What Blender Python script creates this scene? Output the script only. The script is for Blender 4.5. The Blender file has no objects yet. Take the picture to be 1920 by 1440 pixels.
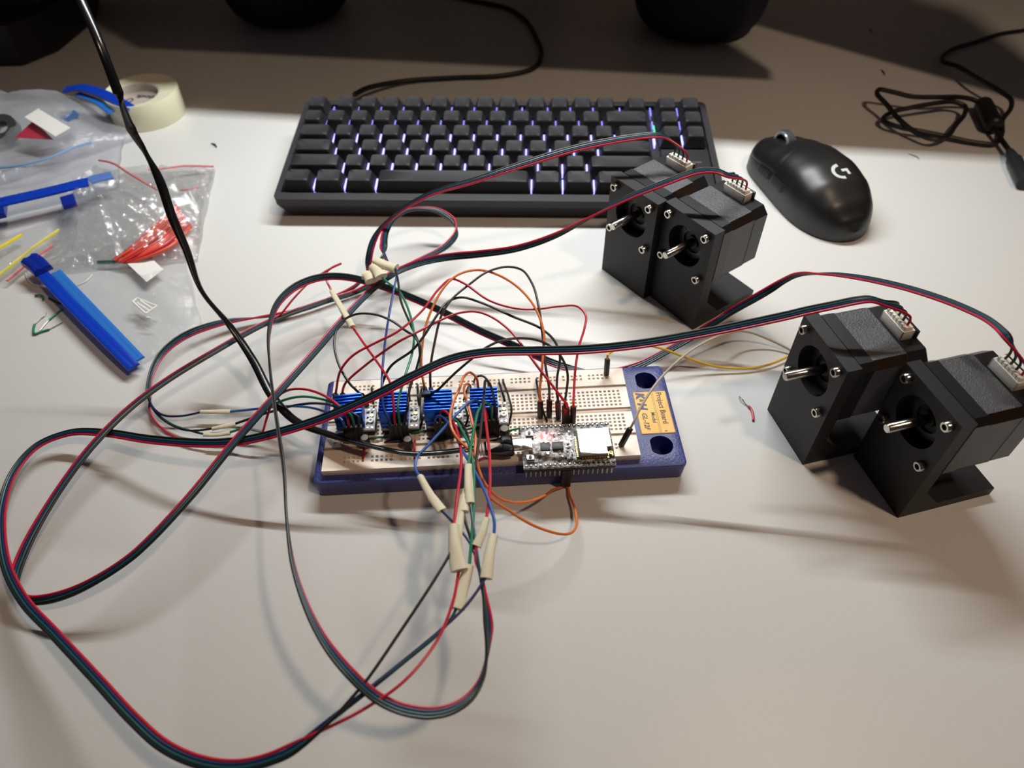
import bpy, bmesh, math, random
from mathutils import Vector as V, Matrix as Mx, noise
S = .001
rnd = random.Random(7)
sc = bpy.context.scene
COL = sc.collection
# ---------- camera model (fitted from the breadboard grid, the keys and the motor screws), millimetres
F_, PITCH, YAW, ROLL = 1365.1351, .8395, .0428, -.0163
CP = V((6.9393, -261.4318, 334.5765))
_fw = V((math.sin(YAW)*math.cos(PITCH), math.cos(YAW)*math.cos(PITCH), -math.sin(PITCH)))
_rt = _fw.cross(V((0, 0, 1))).normalized(); _up = _rt.cross(_fw)
_R = math.cos(ROLL)*_rt + math.sin(ROLL)*_up
_U = -math.sin(ROLL)*_rt + math.cos(ROLL)*_up
def un(px, py, z=0.):
    """the point at height z (mm) above the desk seen at a pixel of the 1920x1440 photograph"""
    d = _fw + _R*((px-960)/F_) - _U*((py-720)/F_)
    return CP + d*((z-CP.z)/d.z)

# ---------- materials
def lin(c):
    c = c/255.
    return c/12.92 if c <= .04045 else ((c+.055)/1.055)**2.4
def rgb(h):
    h = h.lstrip('#')
    return tuple(lin(int(h[i:i+2], 16)) for i in (0, 2, 4)) + (1.,)
MATS = {}
def mat(name, h, rough=.5, metal=0., spec=.5, bump=0., bscale=400., var=0., vscale=60., emit=None, estr=0., coat=0., trans=0., sss=0.):
    if name in MATS: return MATS[name]
    m = bpy.data.materials.new(name); m.use_nodes = True
    nt = m.node_tree; b = nt.nodes['Principled BSDF']
    c = rgb(h) if isinstance(h, str) else tuple(h)+(1.,)
    b.inputs['Base Color'].default_value = c
    b.inputs['Roughness'].default_value = rough
    b.inputs['Metallic'].default_value = metal
    b.inputs['Specular IOR Level'].default_value = spec
    b.inputs['Coat Weight'].default_value = coat; b.inputs['Coat Roughness'].default_value = .5 if coat else .03
    if coat: b.inputs['IOR'].default_value = 1.9
    b.inputs['Transmission Weight'].default_value = trans
    if sss:
        b.inputs['Subsurface Weight'].default_value = sss
        b.inputs['Subsurface Radius'].default_value = (.002, .002, .0015)
    if emit:
        b.inputs['Emission Color'].default_value = rgb(emit); b.inputs['Emission Strength'].default_value = estr
    tc = nt.nodes.new('ShaderNodeTexCoord')
    if var:
        n = nt.nodes.new('ShaderNodeTexNoise'); n.inputs['Scale'].default_value = vscale; n.inputs['Detail'].default_value = 4
        nt.links.new(tc.outputs['Object'], n.inputs['Vector'])
        mx = nt.nodes.new('ShaderNodeMix'); mx.data_type = 'RGBA'
        mx.inputs[6].default_value = tuple(min(1, x*(1-var)) for x in c[:3])+(1,)
        mx.inputs[7].default_value = tuple(min(1, x*(1+var)) for x in c[:3])+(1,)
        nt.links.new(n.outputs['Fac'], mx.inputs[0]); nt.links.new(mx.outputs[2], b.inputs['Base Color'])
    if bump:
        n2 = nt.nodes.new('ShaderNodeTexNoise'); n2.inputs['Scale'].default_value = bscale; n2.inputs['Detail'].default_value = 3
        nt.links.new(tc.outputs['Object'], n2.inputs['Vector'])
        bp = nt.nodes.new('ShaderNodeBump'); bp.inputs['Strength'].default_value = bump; bp.inputs['Distance'].default_value = .0004
        nt.links.new(n2.outputs['Fac'], bp.inputs['Height']); nt.links.new(bp.outputs['Normal'], b.inputs['Normal'])
    MATS[name] = m
    return m

# ---------- geometry in mm
class G:
    def __init__(s): s.bm = bmesh.new()
    def face(s, vs, mi=0):
        try:
            f = s.bm.faces.new(vs); f.material_index = mi; return f
        except ValueError: return None
    def raw(s, vs, fs, mi=0, M=None):
        bv = [s.bm.verts.new(M @ V(v) if M else v) for v in vs]
        for f in fs: s.face([bv[i] for i in f], mi)
        return bv
    def box(s, c, d, mi=0, b=0., M=None, seg=2):
        """box centre c, size d, edge bevel b"""
        t = bmesh.new(); bmesh.ops.create_cube(t, size=1)
        for v in t.verts: v.co = V((v.co.x*d[0]+c[0], v.co.y*d[1]+c[1], v.co.z*d[2]+c[2]))
        if b > 0: bmesh.ops.bevel(t, geom=t.edges[:], offset=b, segments=seg, profile=.5, affect='EDGES')
        s.merge(t, mi, M)
    def merge(s, t, mi=0, M=None):
        t.verts.ensure_lookup_table(); t.verts.index_update()
        bv = [s.bm.verts.new(M @ v.co if M else v.co) for v in t.verts]
        for f in t.faces: s.face([bv[v.index] for v in f.verts], mi)
        t.free()
    def cyl(s, p, q, r, r2=None, n=20, mi=0, caps=True, M=None):
        p, q = V(p), V(q); r2 = r if r2 is None else r2
        s.rings([p, q], [r, r2], n, mi, caps, M)
    def rings(s, pts, rad, n=16, mi=0, caps=True, M=None, up=None):
        """tube through points with a radius each, parallel-transported"""
        pts = [V(p) for p in pts]
        t0 = (pts[1]-pts[0]).normalized()
        a = V(up) if up else (V((0, 0, 1)) if abs(t0.z) < .9 else V((1, 0, 0)))
        x = (a - t0*a.dot(t0)).normalized()
        prev = None; loops = []
        for i, p in enumerate(pts):
            t = (pts[min(i+1, len(pts)-1)]-pts[max(i-1, 0)])
            t = t.normalized() if t.length > 1e-9 else t0
            x = (x - t*x.dot(t)).normalized(); y = t.cross(x)
            r = rad[i] if isinstance(rad, (list, tuple)) else rad
            lp = []
            for k in range(n):
                an = 2*math.pi*k/n
                co = p + x*(r*math.cos(an)) + y*(r*math.sin(an))
                lp.append(s.bm.verts.new(M @ co if M else co))
            if prev:
                for k in range(n): s.face([prev[k], prev[(k+1) % n], lp[(k+1) % n], lp[k]], mi)
            prev = lp; loops.append(lp)
        if caps:
            s.face(list(reversed(loops[0])), mi); s.face(loops[-1], mi)
    def prism(s, poly, z0, z1, holes=(), mi=0, M=None):
        """polygon (with holes) in xy, from z0 to z1"""
        t = bmesh.new()
        def loop(p, z): 
            vs = [t.verts.new((a, b, z)) for a, b in p]
            return vs, [t.edges.new((vs[i], vs[(i+1) % len(vs)])) for i in range(len(vs))]
        loops = []
        for z in (z0, z1):
            row = []; ed = []
            for p in [poly]+list(holes):
                vs, es = loop(p, z); row.append(vs); ed += es
            if holes: bmesh.ops.triangle_fill(t, use_beauty=True, use_dissolve=False, edges=ed)
            else: t.faces.new(row[0])
            loops.append(row)
        for a, b in zip(*loops):
            for i in range(len(a)): t.faces.new((a[i], a[(i+1) % len(a)], b[(i+1) % len(a)], b[i]))
        bmesh.ops.recalc_face_normals(t, faces=t.faces[:])
        s.merge(t, mi, M)
    def lathe(s, prof, n=32, mi=0, M=None, c=(0, 0)):
        loops = []
        for r, z in prof:
            if r < 1e-6: loops.append([s.bm.verts.new(M @ V((c[0], c[1], z)) if M else (c[0], c[1], z))])
            else: loops.append([s.bm.verts.new(M @ V((c[0]+r*math.cos(2*math.pi*k/n), c[1]+r*math.sin(2*math.pi*k/n), z)) if M else (c[0]+r*math.cos(2*math.pi*k/n), c[1]+r*math.sin(2*math.pi*k/n), z)) for k in range(n)])
        for a, b in zip(loops, loops[1:]):
            for k in range(n):
                k2 = (k+1) % n
                if len(a) == 1 and len(b) == 1: continue
                if len(a) == 1: s.face([a[0], b[k2], b[k]], mi)
                elif len(b) == 1: s.face([a[k], a[k2], b[0]], mi)
                else: s.face([a[k], a[k2], b[k2], b[k]], mi)
    def loft(s, rows, mi=0, closed=True, caps=True):
        """rows of points (lists), each a closed loop"""
        L = [[s.bm.verts.new(p) for p in r] for r in rows]
        n = len(L[0])
        for a, b in zip(L, L[1:]):
            for k in range(n if closed else n-1):
                s.face([a[k], a[(k+1) % n], b[(k+1) % n], b[k]], mi)
        if caps and closed: s.face(list(reversed(L[0])), mi); s.face(L[-1], mi)
        return L
    def sheet(s, rows, mi=0): s.loft(rows, mi, closed=False, caps=False)

def finish(g, name, mats, ang=38., off=V((0, 0, 0)), recalc=True):
    bm = g.bm
    if recalc: bmesh.ops.recalc_face_normals(bm, faces=bm.faces[:])
    lim = math.radians(ang)
    for f in bm.faces: f.smooth = True
    for e in bm.edges:
        if len(e.link_faces) == 2 and e.calc_face_angle(0) > lim: e.smooth = False
    for v in bm.verts: v.co = (v.co-off)*S
    me = bpy.data.meshes.new(name); bm.to_mesh(me); bm.free()
    for m in (mats if isinstance(mats, (list, tuple)) else [mats]): me.materials.append(m)
    return me
def obj(name, g, mats, parent=None, label=None, ang=38., recalc=True):
    """one mesh object; under a thing its coordinates are local to the thing (mm)"""
    off = parent['_o'] if parent is not None and '_o' in parent.keys() else (0, 0, 0)
    o = bpy.data.objects.new(name, finish(g, name, mats, ang, V(off), recalc)); COL.objects.link(o)
    if parent is not None:
        o.parent = parent
        o['_o'] = list(off)
    if label: o['label'] = label
    return o
def tag(o, label, cat, group=None, kind=None):
    o['label'] = label; o['category'] = cat
    if group: o['group'] = group
    if kind: o['kind'] = kind
    return o
def thing(name, label, cat, loc=(0, 0, 0), rz=0., group=None, world=False, rx=0.):
    """an Empty at the thing's base; world=True: its parts are given in desk coordinates"""
    o = bpy.data.objects.new(name, None); COL.objects.link(o)
    o.empty_display_size = .01
    o.location = V(loc)*S; o.rotation_euler = (rx, 0, rz)
    o['_o'] = list(loc) if world else [0., 0., 0.]
    return tag(o, label, cat, group)
def single(name, g, mats, label, cat, group=None, ang=38., recalc=True):
    """a thing that is one mesh, its origin at its own base"""
    xs = [v.co for v in g.bm.verts]
    c = V((sum(v.x for v in xs)/len(xs), sum(v.y for v in xs)/len(xs), min(v.z for v in xs)))
    o = bpy.data.objects.new(name, finish(g, name, mats, ang, c, recalc)); COL.objects.link(o)
    o.location = c*S
    return tag(o, label, cat, group)
def copy_tree(o, parent=None):
    c = o.copy(); COL.objects.link(c)
    if parent is not None: c.parent = parent
    for ch in list(o.children): copy_tree(ch, c)
    return c

# ---------- splines and wires
def spl(pts, step=2.0):
    """centripetal Catmull-Rom through lists of equal length (x, y, z, extra...), sampled about every step mm"""
    P = [list(p) for p in pts]
    P = [[2*a-b for a, b in zip(P[0], P[1])]] + P + [[2*a-b for a, b in zip(P[-1], P[-2])]]
    out = []
    def d(a, b): return max(1e-3, math.sqrt(sum((x-y)**2 for x, y in zip(a[:3], b[:3]))))**.5
    for i in range(1, len(P)-2):
        p0, p1, p2, p3 = P[i-1:i+3]
        t0 = 0; t1 = t0+d(p0, p1); t2 = t1+d(p1, p2); t3 = t2+d(p2, p3)
        n = max(2, int((t2-t1)**2/step))
        for k in range(n):
            t = t1+(t2-t1)*k/n
            q = []
            for a, b, c, e in zip(p0, p1, p2, p3):
                A1 = (t1-t)/(t1-t0)*a+(t-t0)/(t1-t0)*b; A2 = (t2-t)/(t2-t1)*b+(t-t1)/(t2-t1)*c; A3 = (t3-t)/(t3-t2)*c+(t-t2)/(t3-t2)*e
                B1 = (t2-t)/(t2-t0)*A1+(t-t0)/(t2-t0)*A2; B2 = (t3-t)/(t3-t1)*A2+(t-t1)/(t3-t1)*A3
                q.append((t2-t)/(t2-t1)*B1+(t-t1)/(t2-t1)*B2)
            out.append(q)
    out.append(P[-2])
    return out
def W(*p):
    """control points: (px, py, z) of the photograph or ('w', x, y, z) in desk millimetres"""
    return [V(q[1:]) if q[0] == 'w' else un(q[0], q[1], q[2]) for q in p]
# placed wires, so that a later wire passes over or under an earlier one with clearance
PLACED = {}
CELL = 5.
def place(pts, r, gid, every=1):
    for p in pts[::every]:
        PLACED.setdefault((int(p[0]//CELL), int(p[1]//CELL), int(p[2]//CELL)), []).append((p[0], p[1], p[2], r, gid))
def lift(p, r, gid):
    best = 0.; cx, cy, cz = int(p[0]//CELL), int(p[1]//CELL), int(p[2]//CELL)
    for i in (-1, 0, 1):
        for j in (-1, 0, 1):
            for k in (-1, 0, 1):
                for x, y, z, r2, gi in PLACED.get((cx+i, cy+j, cz+k), ()):
                    if gi == gid: continue
                    m = r+r2+.25; d2 = (x-p[0])**2+(y-p[1])**2
                    if d2 >= m*m: continue
                    need = math.sqrt(m*m-d2); dz = p[2]-z
                    if abs(dz) < need:
                        up = need-dz if dz >= 0 else -(need+dz)
                        if abs(up) > abs(best): best = up
    return best
def clear_lines(lines, r, gid, pin0=5, pin1=5, win=17):
    """lift or lower a set of parallel sampled lines where they would touch other placed wires"""
    n = len(lines[0])
    for it in range(9):
        dz = [max((lift(L[i], r, gid) for L in lines), key=abs) if pin0 <= i < n-pin1 else 0. for i in range(n)]
        if not any(dz): break
        sm = []
        for i in range(n):
            b = 0.
            for k in range(max(0, i-win), min(n, i+win+1)):
                v = dz[k]*(.5+.5*math.cos(math.pi*(k-i)/(win+1)))
                if abs(v) > abs(b): b = v
            f = min(1., i/max(1, pin0+2), (n-1-i)/max(1, pin1+2))
            sm.append(b*f)
        for L in lines:
            for i in range(n):
                p = list(L[i]); p[2] = max(r+.1, p[2]+sm[i]); L[i] = V(p[:3]) if isinstance(L[i], V) else p
    for ps in range(2):
        for L in lines:
            z = [p[2] for p in L]
            for i in range(pin0+3, n-pin1-3):
                m = sum(z[i-3:i+4])/7.; p = list(L[i]); p[2] = m; L[i] = V(p[:3]) if isinstance(L[i], V) else p
    return lines
def wire(g, pts, r=.75, n=8, mi=0, step=1.6, gid=None):
    q = spl([tuple(p) for p in pts], step)
    if gid is not None:
        clear_lines([q], r, gid); place(q, r, gid)
    g.rings([V(p[:3]) for p in q], r, n, mi)
    return q
def ribbon_lines(ctrl, pitch=1.3, step=2.2):
    """ctrl: (px, py, z, theta): centre line of a flat 4-wire cable and its roll; returns four centre lines (black, green, blue, red)"""
    P = [tuple(un(a, b, z))+(th,) if a != 'w' else None for a, b, z, th in ctrl]
    q = spl(P, step); L = [[], [], [], []]
    for i, p in enumerate(q):
        c = V(p[:3]); t = (V(q[min(i+1, len(q)-1)][:3])-V(q[max(0, i-1)][:3])).normalized()
        h = t.cross(V((0, 0, 1)))
        h = h.normalized() if h.length > .05 else V((0, 1, 0))
        v = h.cross(t)*-1; v = -v if v.z < 0 else v
        th = math.radians(p[3]); w = h*math.cos(th)+v*math.sin(th)
        for k in range(4): L[k].append(c+w*(pitch*(1.5-k)))
    return L
# ---------- materials used
M_desk = mat('desk_white', '#dcdcdb', .38, spec=.38, bump=.06, bscale=900, var=.012, vscale=8)
M_base = mat('blue_plastic', '#2d3680', .44, spec=.8, bump=.7, bscale=900)
M_board = mat('ivory_plastic', '#f0e0d0', .32, spec=.5, sss=.08)
M_yel = mat('yellow_sticker', '#f2b732', .4)
M_ink = mat('navy_ink', '#4b4a78', .5)
M_inkd = mat('dark_ink', '#4a4038', .5)
M_blk = mat('black_plastic', '#17171a', .45)
M_blkm = mat('black_matte', '#1b1b1f', .6, bump=.15, bscale=900)
M_print = mat('black_printed_plastic', '#1e1e22', .5, spec=.4, bump=.12, bscale=1200)
M_cap = mat('keycap_black', '#232327', .55, spec=.4, bump=.08, bscale=1500)
M_case = mat('keyboard_case', '#2c2c30', .5, spec=.4)
M_case2 = mat('keyboard_lower', '#1d1d20', .55)
M_plate = mat('keyboard_plate', '#0d0d10', .6)
M_led = mat('backlight', '#8888ff', .4, emit='#9f9cff', estr=2.6)
M_ledg = mat('green_light', '#30d080', .4, emit='#2fd890', estr=.9)
M_ledr = mat('red_light', '#ff3030', .4, emit='#ff1a24', estr=800)
M_mouse = mat('mouse_shell', '#131315', .4, spec=.7, bump=.05, bscale=2500)
M_mouse2 = mat('mouse_side', '#1e2022', .55)
M_logo = mat('mouse_logo', '#d8dadc', .4)
M_rub = mat('grey_rubber', '#3a3f47', .5)
M_rim = mat('wheel_rim', '#dfe3ea', .2, metal=.7)
M_steel = mat('steel', '#cfcac2', .2, metal=1.)
M_steeld = mat('socket_dark', '#1a1816', .5, metal=.5)
M_motor = mat('motor_black', '#1a1a1d', .35, spec=.55)
M_stat = mat('stator_grey', '#4a4a50', .42, spec=.6, bump=1.0, bscale=1200)
M_brown = mat('stator_lamination', '#4a3a30', .3, metal=.7, bump=.4, bscale=1500)
M_jst = mat('white_nylon', '#f4f0e6', .4, sss=.15)
M_tape = mat('masking_tape', '#d9d1b6', .6, sss=.1, bump=.3, bscale=900)
M_roll = mat('tape_roll', '#ebe8cc', .5, sss=.15, var=.03, vscale=120)
M_card = mat('tape_core', '#cfc6bd', .7)
M_pcbw = None
M_shield = mat('shield_metal', '#f2f0ea', .3, metal=.85)
M_chip = mat('chip_black', '#232327', .45)
M_gold = mat('gold', '#b0945c', .3, metal=1.)
M_pin = mat('pin_metal', '#cdbf9c', .3, metal=1.)
M_sink = mat('heatsink_blue', '#1c57c8', .28, metal=.75)
M_pcbd = mat('driver_pcb', '#c3c7cf', .3, var=.45, vscale=900)
M_cap_al = mat('capacitor_top', '#8a7f79', .55)
M_cord = mat('cord_black', '#121215', .22, spec=.6)
M_cord2 = mat('cable_black', '#15131a', .5)
WC = {'deepblue': mat('wire_deep_blue', '#263a82', .36), 'black': mat('wire_black', '#17181b', .38), 'green': mat('wire_green', '#1f7a58', .38), 'teal': mat('wire_teal', '#204b4e', .32), 'blue': mat('wire_blue', '#2f5fae', .38),
      'navy': mat('wire_navy', '#1f2b58', .34), 'red': mat('wire_red', '#c01f36', .35), 'orange': mat('wire_orange', '#e07a38', .38), 'brown': mat('wire_brown', '#3f2a28', .4),
      'yellow': mat('wire_yellow', '#e0b21c', .4), 'white': mat('wire_white', '#b9ada0', .45)}
M_house = mat('pin_housing', '#161619', .5)
M_bare = mat('bare_wire', '#a79f94', .3, metal=1.)
M_bblue = mat('zip_blue', '#0f3fc0', .3, spec=.5, trans=.05)
M_bblue2 = mat('zip_blue_light', '#2f74cc', .3)
M_paper = mat('paper_white', '#f0efec', .7)
M_spk = mat('speaker_mesh_navy', '#191a38', .75, bump=.6, bscale=700)
M_spk2 = mat('speaker_mesh_black', '#0b0a0e', .75, bump=.6, bscale=700)
M_dark = mat('monitor_black', '#0c0b0f', .5)

def pcb_white():
    m = bpy.data.materials.new('white_pcb'); m.use_nodes = True; nt = m.node_tree; b = nt.nodes['Principled BSDF']
    tc = nt.nodes.new('ShaderNodeTexCoord'); vo = nt.nodes.new('ShaderNodeTexVoronoi'); vo.inputs['Scale'].default_value = 900
    vo.feature = 'DISTANCE_TO_EDGE'
    no = nt.nodes.new('ShaderNodeTexNoise'); no.inputs['Scale'].default_value = 420; no.inputs['Detail'].default_value = 3
    ad = nt.nodes.new('ShaderNodeMath'); ad.operation = 'MULTIPLY_ADD'; ad.inputs[1].default_value = .5
    cr = nt.nodes.new('ShaderNodeValToRGB'); cr.color_ramp.elements[0].position = .5; cr.color_ramp.elements[1].position = .63
    cr.color_ramp.elements[0].color = (.1, .1, .11, 1); cr.color_ramp.elements[1].color = (.62, .63, .65, 1)
    nt.links.new(tc.outputs['Object'], vo.inputs['Vector']); nt.links.new(tc.outputs['Object'], no.inputs['Vector'])
    nt.links.new(vo.outputs['Distance'], ad.inputs[0]); nt.links.new(no.outputs['Fac'], ad.inputs[2])
    nt.links.new(ad.outputs[0], cr.inputs['Fac']); nt.links.new(cr.outputs['Color'], b.inputs['Base Color'])
    b.inputs['Roughness'].default_value = .3
    return m
M_pcbw = pcb_white()
def film_mat(name, tint, white=.2, gloss=.16, rough=.12, bscale=90., bst=.6, bdist=.008):
    m = bpy.data.materials.new(name); m.use_nodes = True; nt = m.node_tree
    for n in list(nt.nodes): nt.nodes.remove(n)
    out = nt.nodes.new('ShaderNodeOutputMaterial'); tr = nt.nodes.new('ShaderNodeBsdfTransparent'); tr.inputs['Color'].default_value = (.985, .99, .995, 1)
    df = nt.nodes.new('ShaderNodeBsdfDiffuse'); df.inputs['Color'].default_value = rgb(tint)
    tl = nt.nodes.new('ShaderNodeBsdfTranslucent'); tl.inputs['Color'].default_value = rgb(tint)
    gl = nt.nodes.new('ShaderNodeBsdfGlossy'); gl.inputs['Roughness'].default_value = rough; gl.inputs['Color'].default_value = (1, 1, 1, 1)
    m0 = nt.nodes.new('ShaderNodeMixShader'); m0.inputs['Fac'].default_value = .4
    m1 = nt.nodes.new('ShaderNodeMixShader'); m1.inputs['Fac'].default_value = white
    m2 = nt.nodes.new('ShaderNodeMixShader'); m2.inputs['Fac'].default_value = gloss
    tc = nt.nodes.new('ShaderNodeTexCoord'); no = nt.nodes.new('ShaderNodeTexNoise'); no.inputs['Scale'].default_value = bscale; no.inputs['Detail'].default_value = 5
    bp = nt.nodes.new('ShaderNodeBump'); bp.inputs['Strength'].default_value = bst; bp.inputs['Distance'].default_value = bdist
    L = nt.links.new
    s1 = nt.nodes.new('ShaderNodeMath'); s1.operation = 'SUBTRACT'; s1.inputs[1].default_value = .5; s2 = nt.nodes.new('ShaderNodeMath'); s2.operation = 'ABSOLUTE'
    L(tc.outputs['Object'], no.inputs['Vector']); L(no.outputs['Fac'], s1.inputs[0]); L(s1.outputs[0], s2.inputs[0]); L(s2.outputs[0], bp.inputs['Height'])
    L(bp.outputs['Normal'], gl.inputs['Normal'])
    L(df.outputs[0], m0.inputs[1]); L(tl.outputs[0], m0.inputs[2])
    L(tr.outputs[0], m1.inputs[1]); L(m0.outputs[0], m1.inputs[2]); L(m1.outputs[0], m2.inputs[1]); L(gl.outputs[0], m2.inputs[2]); L(m2.outputs[0], out.inputs['Surface'])
    return m
M_film = film_mat('clear_film', '#f2f3f6', .11, .085, .07)
M_filmc = film_mat('crinkled_film', '#f2f3f6', .1, .22, .11, bscale=80., bst=.6, bdist=.01)
M_filmh = film_mat('hazy_film', '#e8ebf4', .3, .08, .16)

def text_into(g, s, size, M, mi=0, depth=.05, shear=0., bold=0., sx=1., ax='LEFT'):
    cu = bpy.data.curves.new('t', 'FONT'); cu.body = s; cu.size = size; cu.extrude = depth; cu.align_x = ax; cu.shear = shear; cu.offset = bold; cu.resolution_u = 3
    o = bpy.data.objects.new('t', cu); COL.objects.link(o)
    dg = bpy.context.evaluated_depsgraph_get(); dg.update()
    me = bpy.data.meshes.new_from_object(o.evaluated_get(dg))
    bpy.data.objects.remove(o); bpy.data.curves.remove(cu)
    Sx = Mx.Diagonal((sx, 1, 1, 1))
    g.raw([tuple(Sx @ v.co) for v in me.vertices], [tuple(p.vertices) for p in me.polygons], mi, M)
    bpy.data.meshes.remove(me)

# ================= desk
dk = thing('desk', 'white satin desk that everything lies on', 'desk', (40, 280, -740))
g = G(); g.box((0, 0, 727.5), (1700, 1050, 25), 0, 1.5); obj('desk_top', g, M_desk, dk)
for lx in (-800, 800):
    for ly in (-470, 470):
        g = G(); g.box((lx, ly, 357.5), (45, 45, 715), 0, 2); obj('leg', g, mat('leg_grey', '#c8c6c2', .4), dk)
def struct(name, c, d, m_):
    g = G(); g.box(c, d); o = obj(name, g, m_); o['kind'] = 'structure'; return o
struct('floor', (0, 0, -790), (4000, 4000, 100), mat('floor_grey', '#6f665e', .6, var=.1, vscale=3))
struct('wall_back', (0, 890, 500), (4000, 100, 2500), mat('wall_paint', '#b9b0a6', .8))

# ================= breadboard on its blue base
bb = thing('solderless_breadboard', 'ivory breadboard on a navy blue base with a yellow label', 'breadboard', (0, 0, 0))
X0, X1, Y0, Y1, BZ, HB = -90.2, 110.6, -37.4, 36.4, 13., 17.
def rrect(x0, x1, y0, y1, r, n=5):
    p = []
    for cx, cy, a in ((x1-r, y0+r, -90), (x1-r, y1-r, 0), (x0+r, y1-r, 90), (x0+r, y0+r, 180)):
        for k in range(n+1):
            t = math.radians(a+90*k/n); p.append((cx+r*math.cos(t), cy+r*math.sin(t)))
    return p
def dhole(cx, cy, r, n=28):
    p = []
    for k in range(n):
        t = 2*math.pi*k/n; p.append((max(cx-r*.82, cx+r*math.cos(t)), cy+r*.96*math.sin(t)))
    q = []
    for a in p:
        if not q or (V(a)-V(q[-1])).length > .25: q.append(a)
    return q
g = G()
hl = [dhole(98.4, 24.6, 6.8), dhole(98.6, -23.6, 6.8)]
outl = rrect(X0, X1, Y0, Y1, 3)
inn = rrect(X0+.8, X1-.8, Y0+.8, Y1-.8, 2.6)
# walls slightly tapered, rounded shoulder, top with the two finger holes
rows = []
for dz, ins in ((0, 1.2), (.6, .7), (BZ-1.0, 0), (BZ-.35, .25), (BZ, .9)):
    rows.append([(a, b, dz) for a, b in rrect(X0+ins, X1-ins, Y0+ins, Y1-ins, 3)])
t = G(); Lp = t.loft(rows, caps=False)
bmt = t.bm; ed = []
top = Lp[-1]
for i in range(len(top)): ed.append(bmt.edges.get((top[i], top[(i+1) % len(top)])))
for h in hl:
    vs = [bmt.verts.new((a, b, BZ)) for a, b in h]
    lo = [bmt.verts.new((a, b, .6)) for a, b in h]
    n = len(vs)
    for i in range(n):
        ed.append(bmt.edges.new((vs[i], vs[(i+1) % n]))); t.face([vs[i], vs[(i+1) % n], lo[(i+1) % n], lo[i]])
    t.face(lo)
bmesh.ops.triangle_fill(bmt, use_beauty=True, use_dissolve=False, edges=ed)
t.face(list(reversed(Lp[0])))
obj('base_plate', t, M_base, bb)
# ivory tie-point board with real holes
g = G(); P = 2.54
BX0, BX1, BY0, BY1 = -85.4, 85.4, -32.4, 31.8
ZT, ZB, ZF = HB, HB-1.6, 12.9
rowsy = [3.81+i*P for i in range(5)]
strips = []      # (y0, y1, list of rows, rail?)
strips.append((1.7, 15.24+1.6, [(y, [(k-31.5)*P for k in range(64)]) for y in rowsy]))
strips.append((-15.24-1.6, -1.7, [(-y, [(k-31.5)*P for k in range(64)]) for y in rowsy]))
railx = lambda off: [-73.66+off+gp*6*P+h*P for gp in range(10) for h in range(5)]
strips.append((18.9, BY1, [(y, railx(1.3)) for y in (24.4, 26.94)]))
strips.append((BY0, -18.9, [(-y, railx(-.5)) for y in (24.4, 26.94)]))
g.box(((BX0+BX1)/2, (BY0+BY1)/2, (ZB+ZF)/2), (BX1-BX0, BY1-BY0, ZB-ZF), 0)
for gy, gw in ((0, 3.3), (17.88, 1.9), (-17.88, 1.9)): g.box(((BX0+BX1)/2, gy, ZB+.3), (BX1-BX0-.1, gw, .7), 0)
ho, hi = .72, .5
for y0, y1, rr in strips:
    rr = sorted(rr)
    ys = [y0]
    for y, xs in rr: ys += [y-ho, y+ho]
    ys.append(y1)
    for i in range(0, len(ys), 2):       # solid bands between hole rows
        g.raw([(BX0, ys[i], ZT), (BX1, ys[i], ZT), (BX1, ys[i+1], ZT), (BX0, ys[i+1], ZT)], [(0, 1, 2, 3)])
    for y, xs in rr:
        cur = BX0
        for x in sorted(xs):
            g.raw([(cur, y-ho, ZT), (x-ho, y-ho, ZT), (x-ho, y+ho, ZT), (cur, y+ho, ZT)], [(0, 1, 2, 3)])
            o4 = [(x-ho, y-ho, ZT), (x+ho, y-ho, ZT), (x+ho, y+ho, ZT), (x-ho, y+ho, ZT)]
            i4 = [(x-hi, y-hi, ZB+.2), (x+hi, y-hi, ZB+.2), (x+hi, y+hi, ZB+.2), (x-hi, y+hi, ZB+.2)]
            g.raw(o4+i4, [(0, 1, 5, 4), (1, 2, 6, 5), (2, 3, 7, 6), (3, 0, 4, 7)])
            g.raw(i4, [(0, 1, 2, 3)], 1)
            cur = x+ho
        g.raw([(cur, y-ho, ZT), (BX1, y-ho, ZT), (BX1, y+ho, ZT), (cur, y+ho, ZT)], [(0, 1, 2, 3)])
    for yy, sg in ((y0, -1), (y1, 1)):
        e = .0 if abs(yy) < 30 else 1.1
        g.raw([(BX0, yy, ZT), (BX1, yy, ZT), (BX1+.0, yy+sg*.01, ZF if e else ZB), (BX0, yy+sg*.01, ZF if e else ZB)], [(0, 1, 2, 3)])
    for xx in (BX0, BX1): g.raw([(xx, y0, ZT), (xx, y1, ZT), (xx, y1, ZB), (xx, y0, ZB)], [(0, 1, 2, 3)])
g.raw([(BX0, -1.0, ZB), (BX1, -1.0, ZB), (BX1, 1.0, ZB), (BX0, 1.0, ZB)], [(0, 1, 2, 3)])
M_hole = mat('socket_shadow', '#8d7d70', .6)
obj('tie_point_board', g, [M_board, M_hole], bb, recalc=False)
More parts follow.
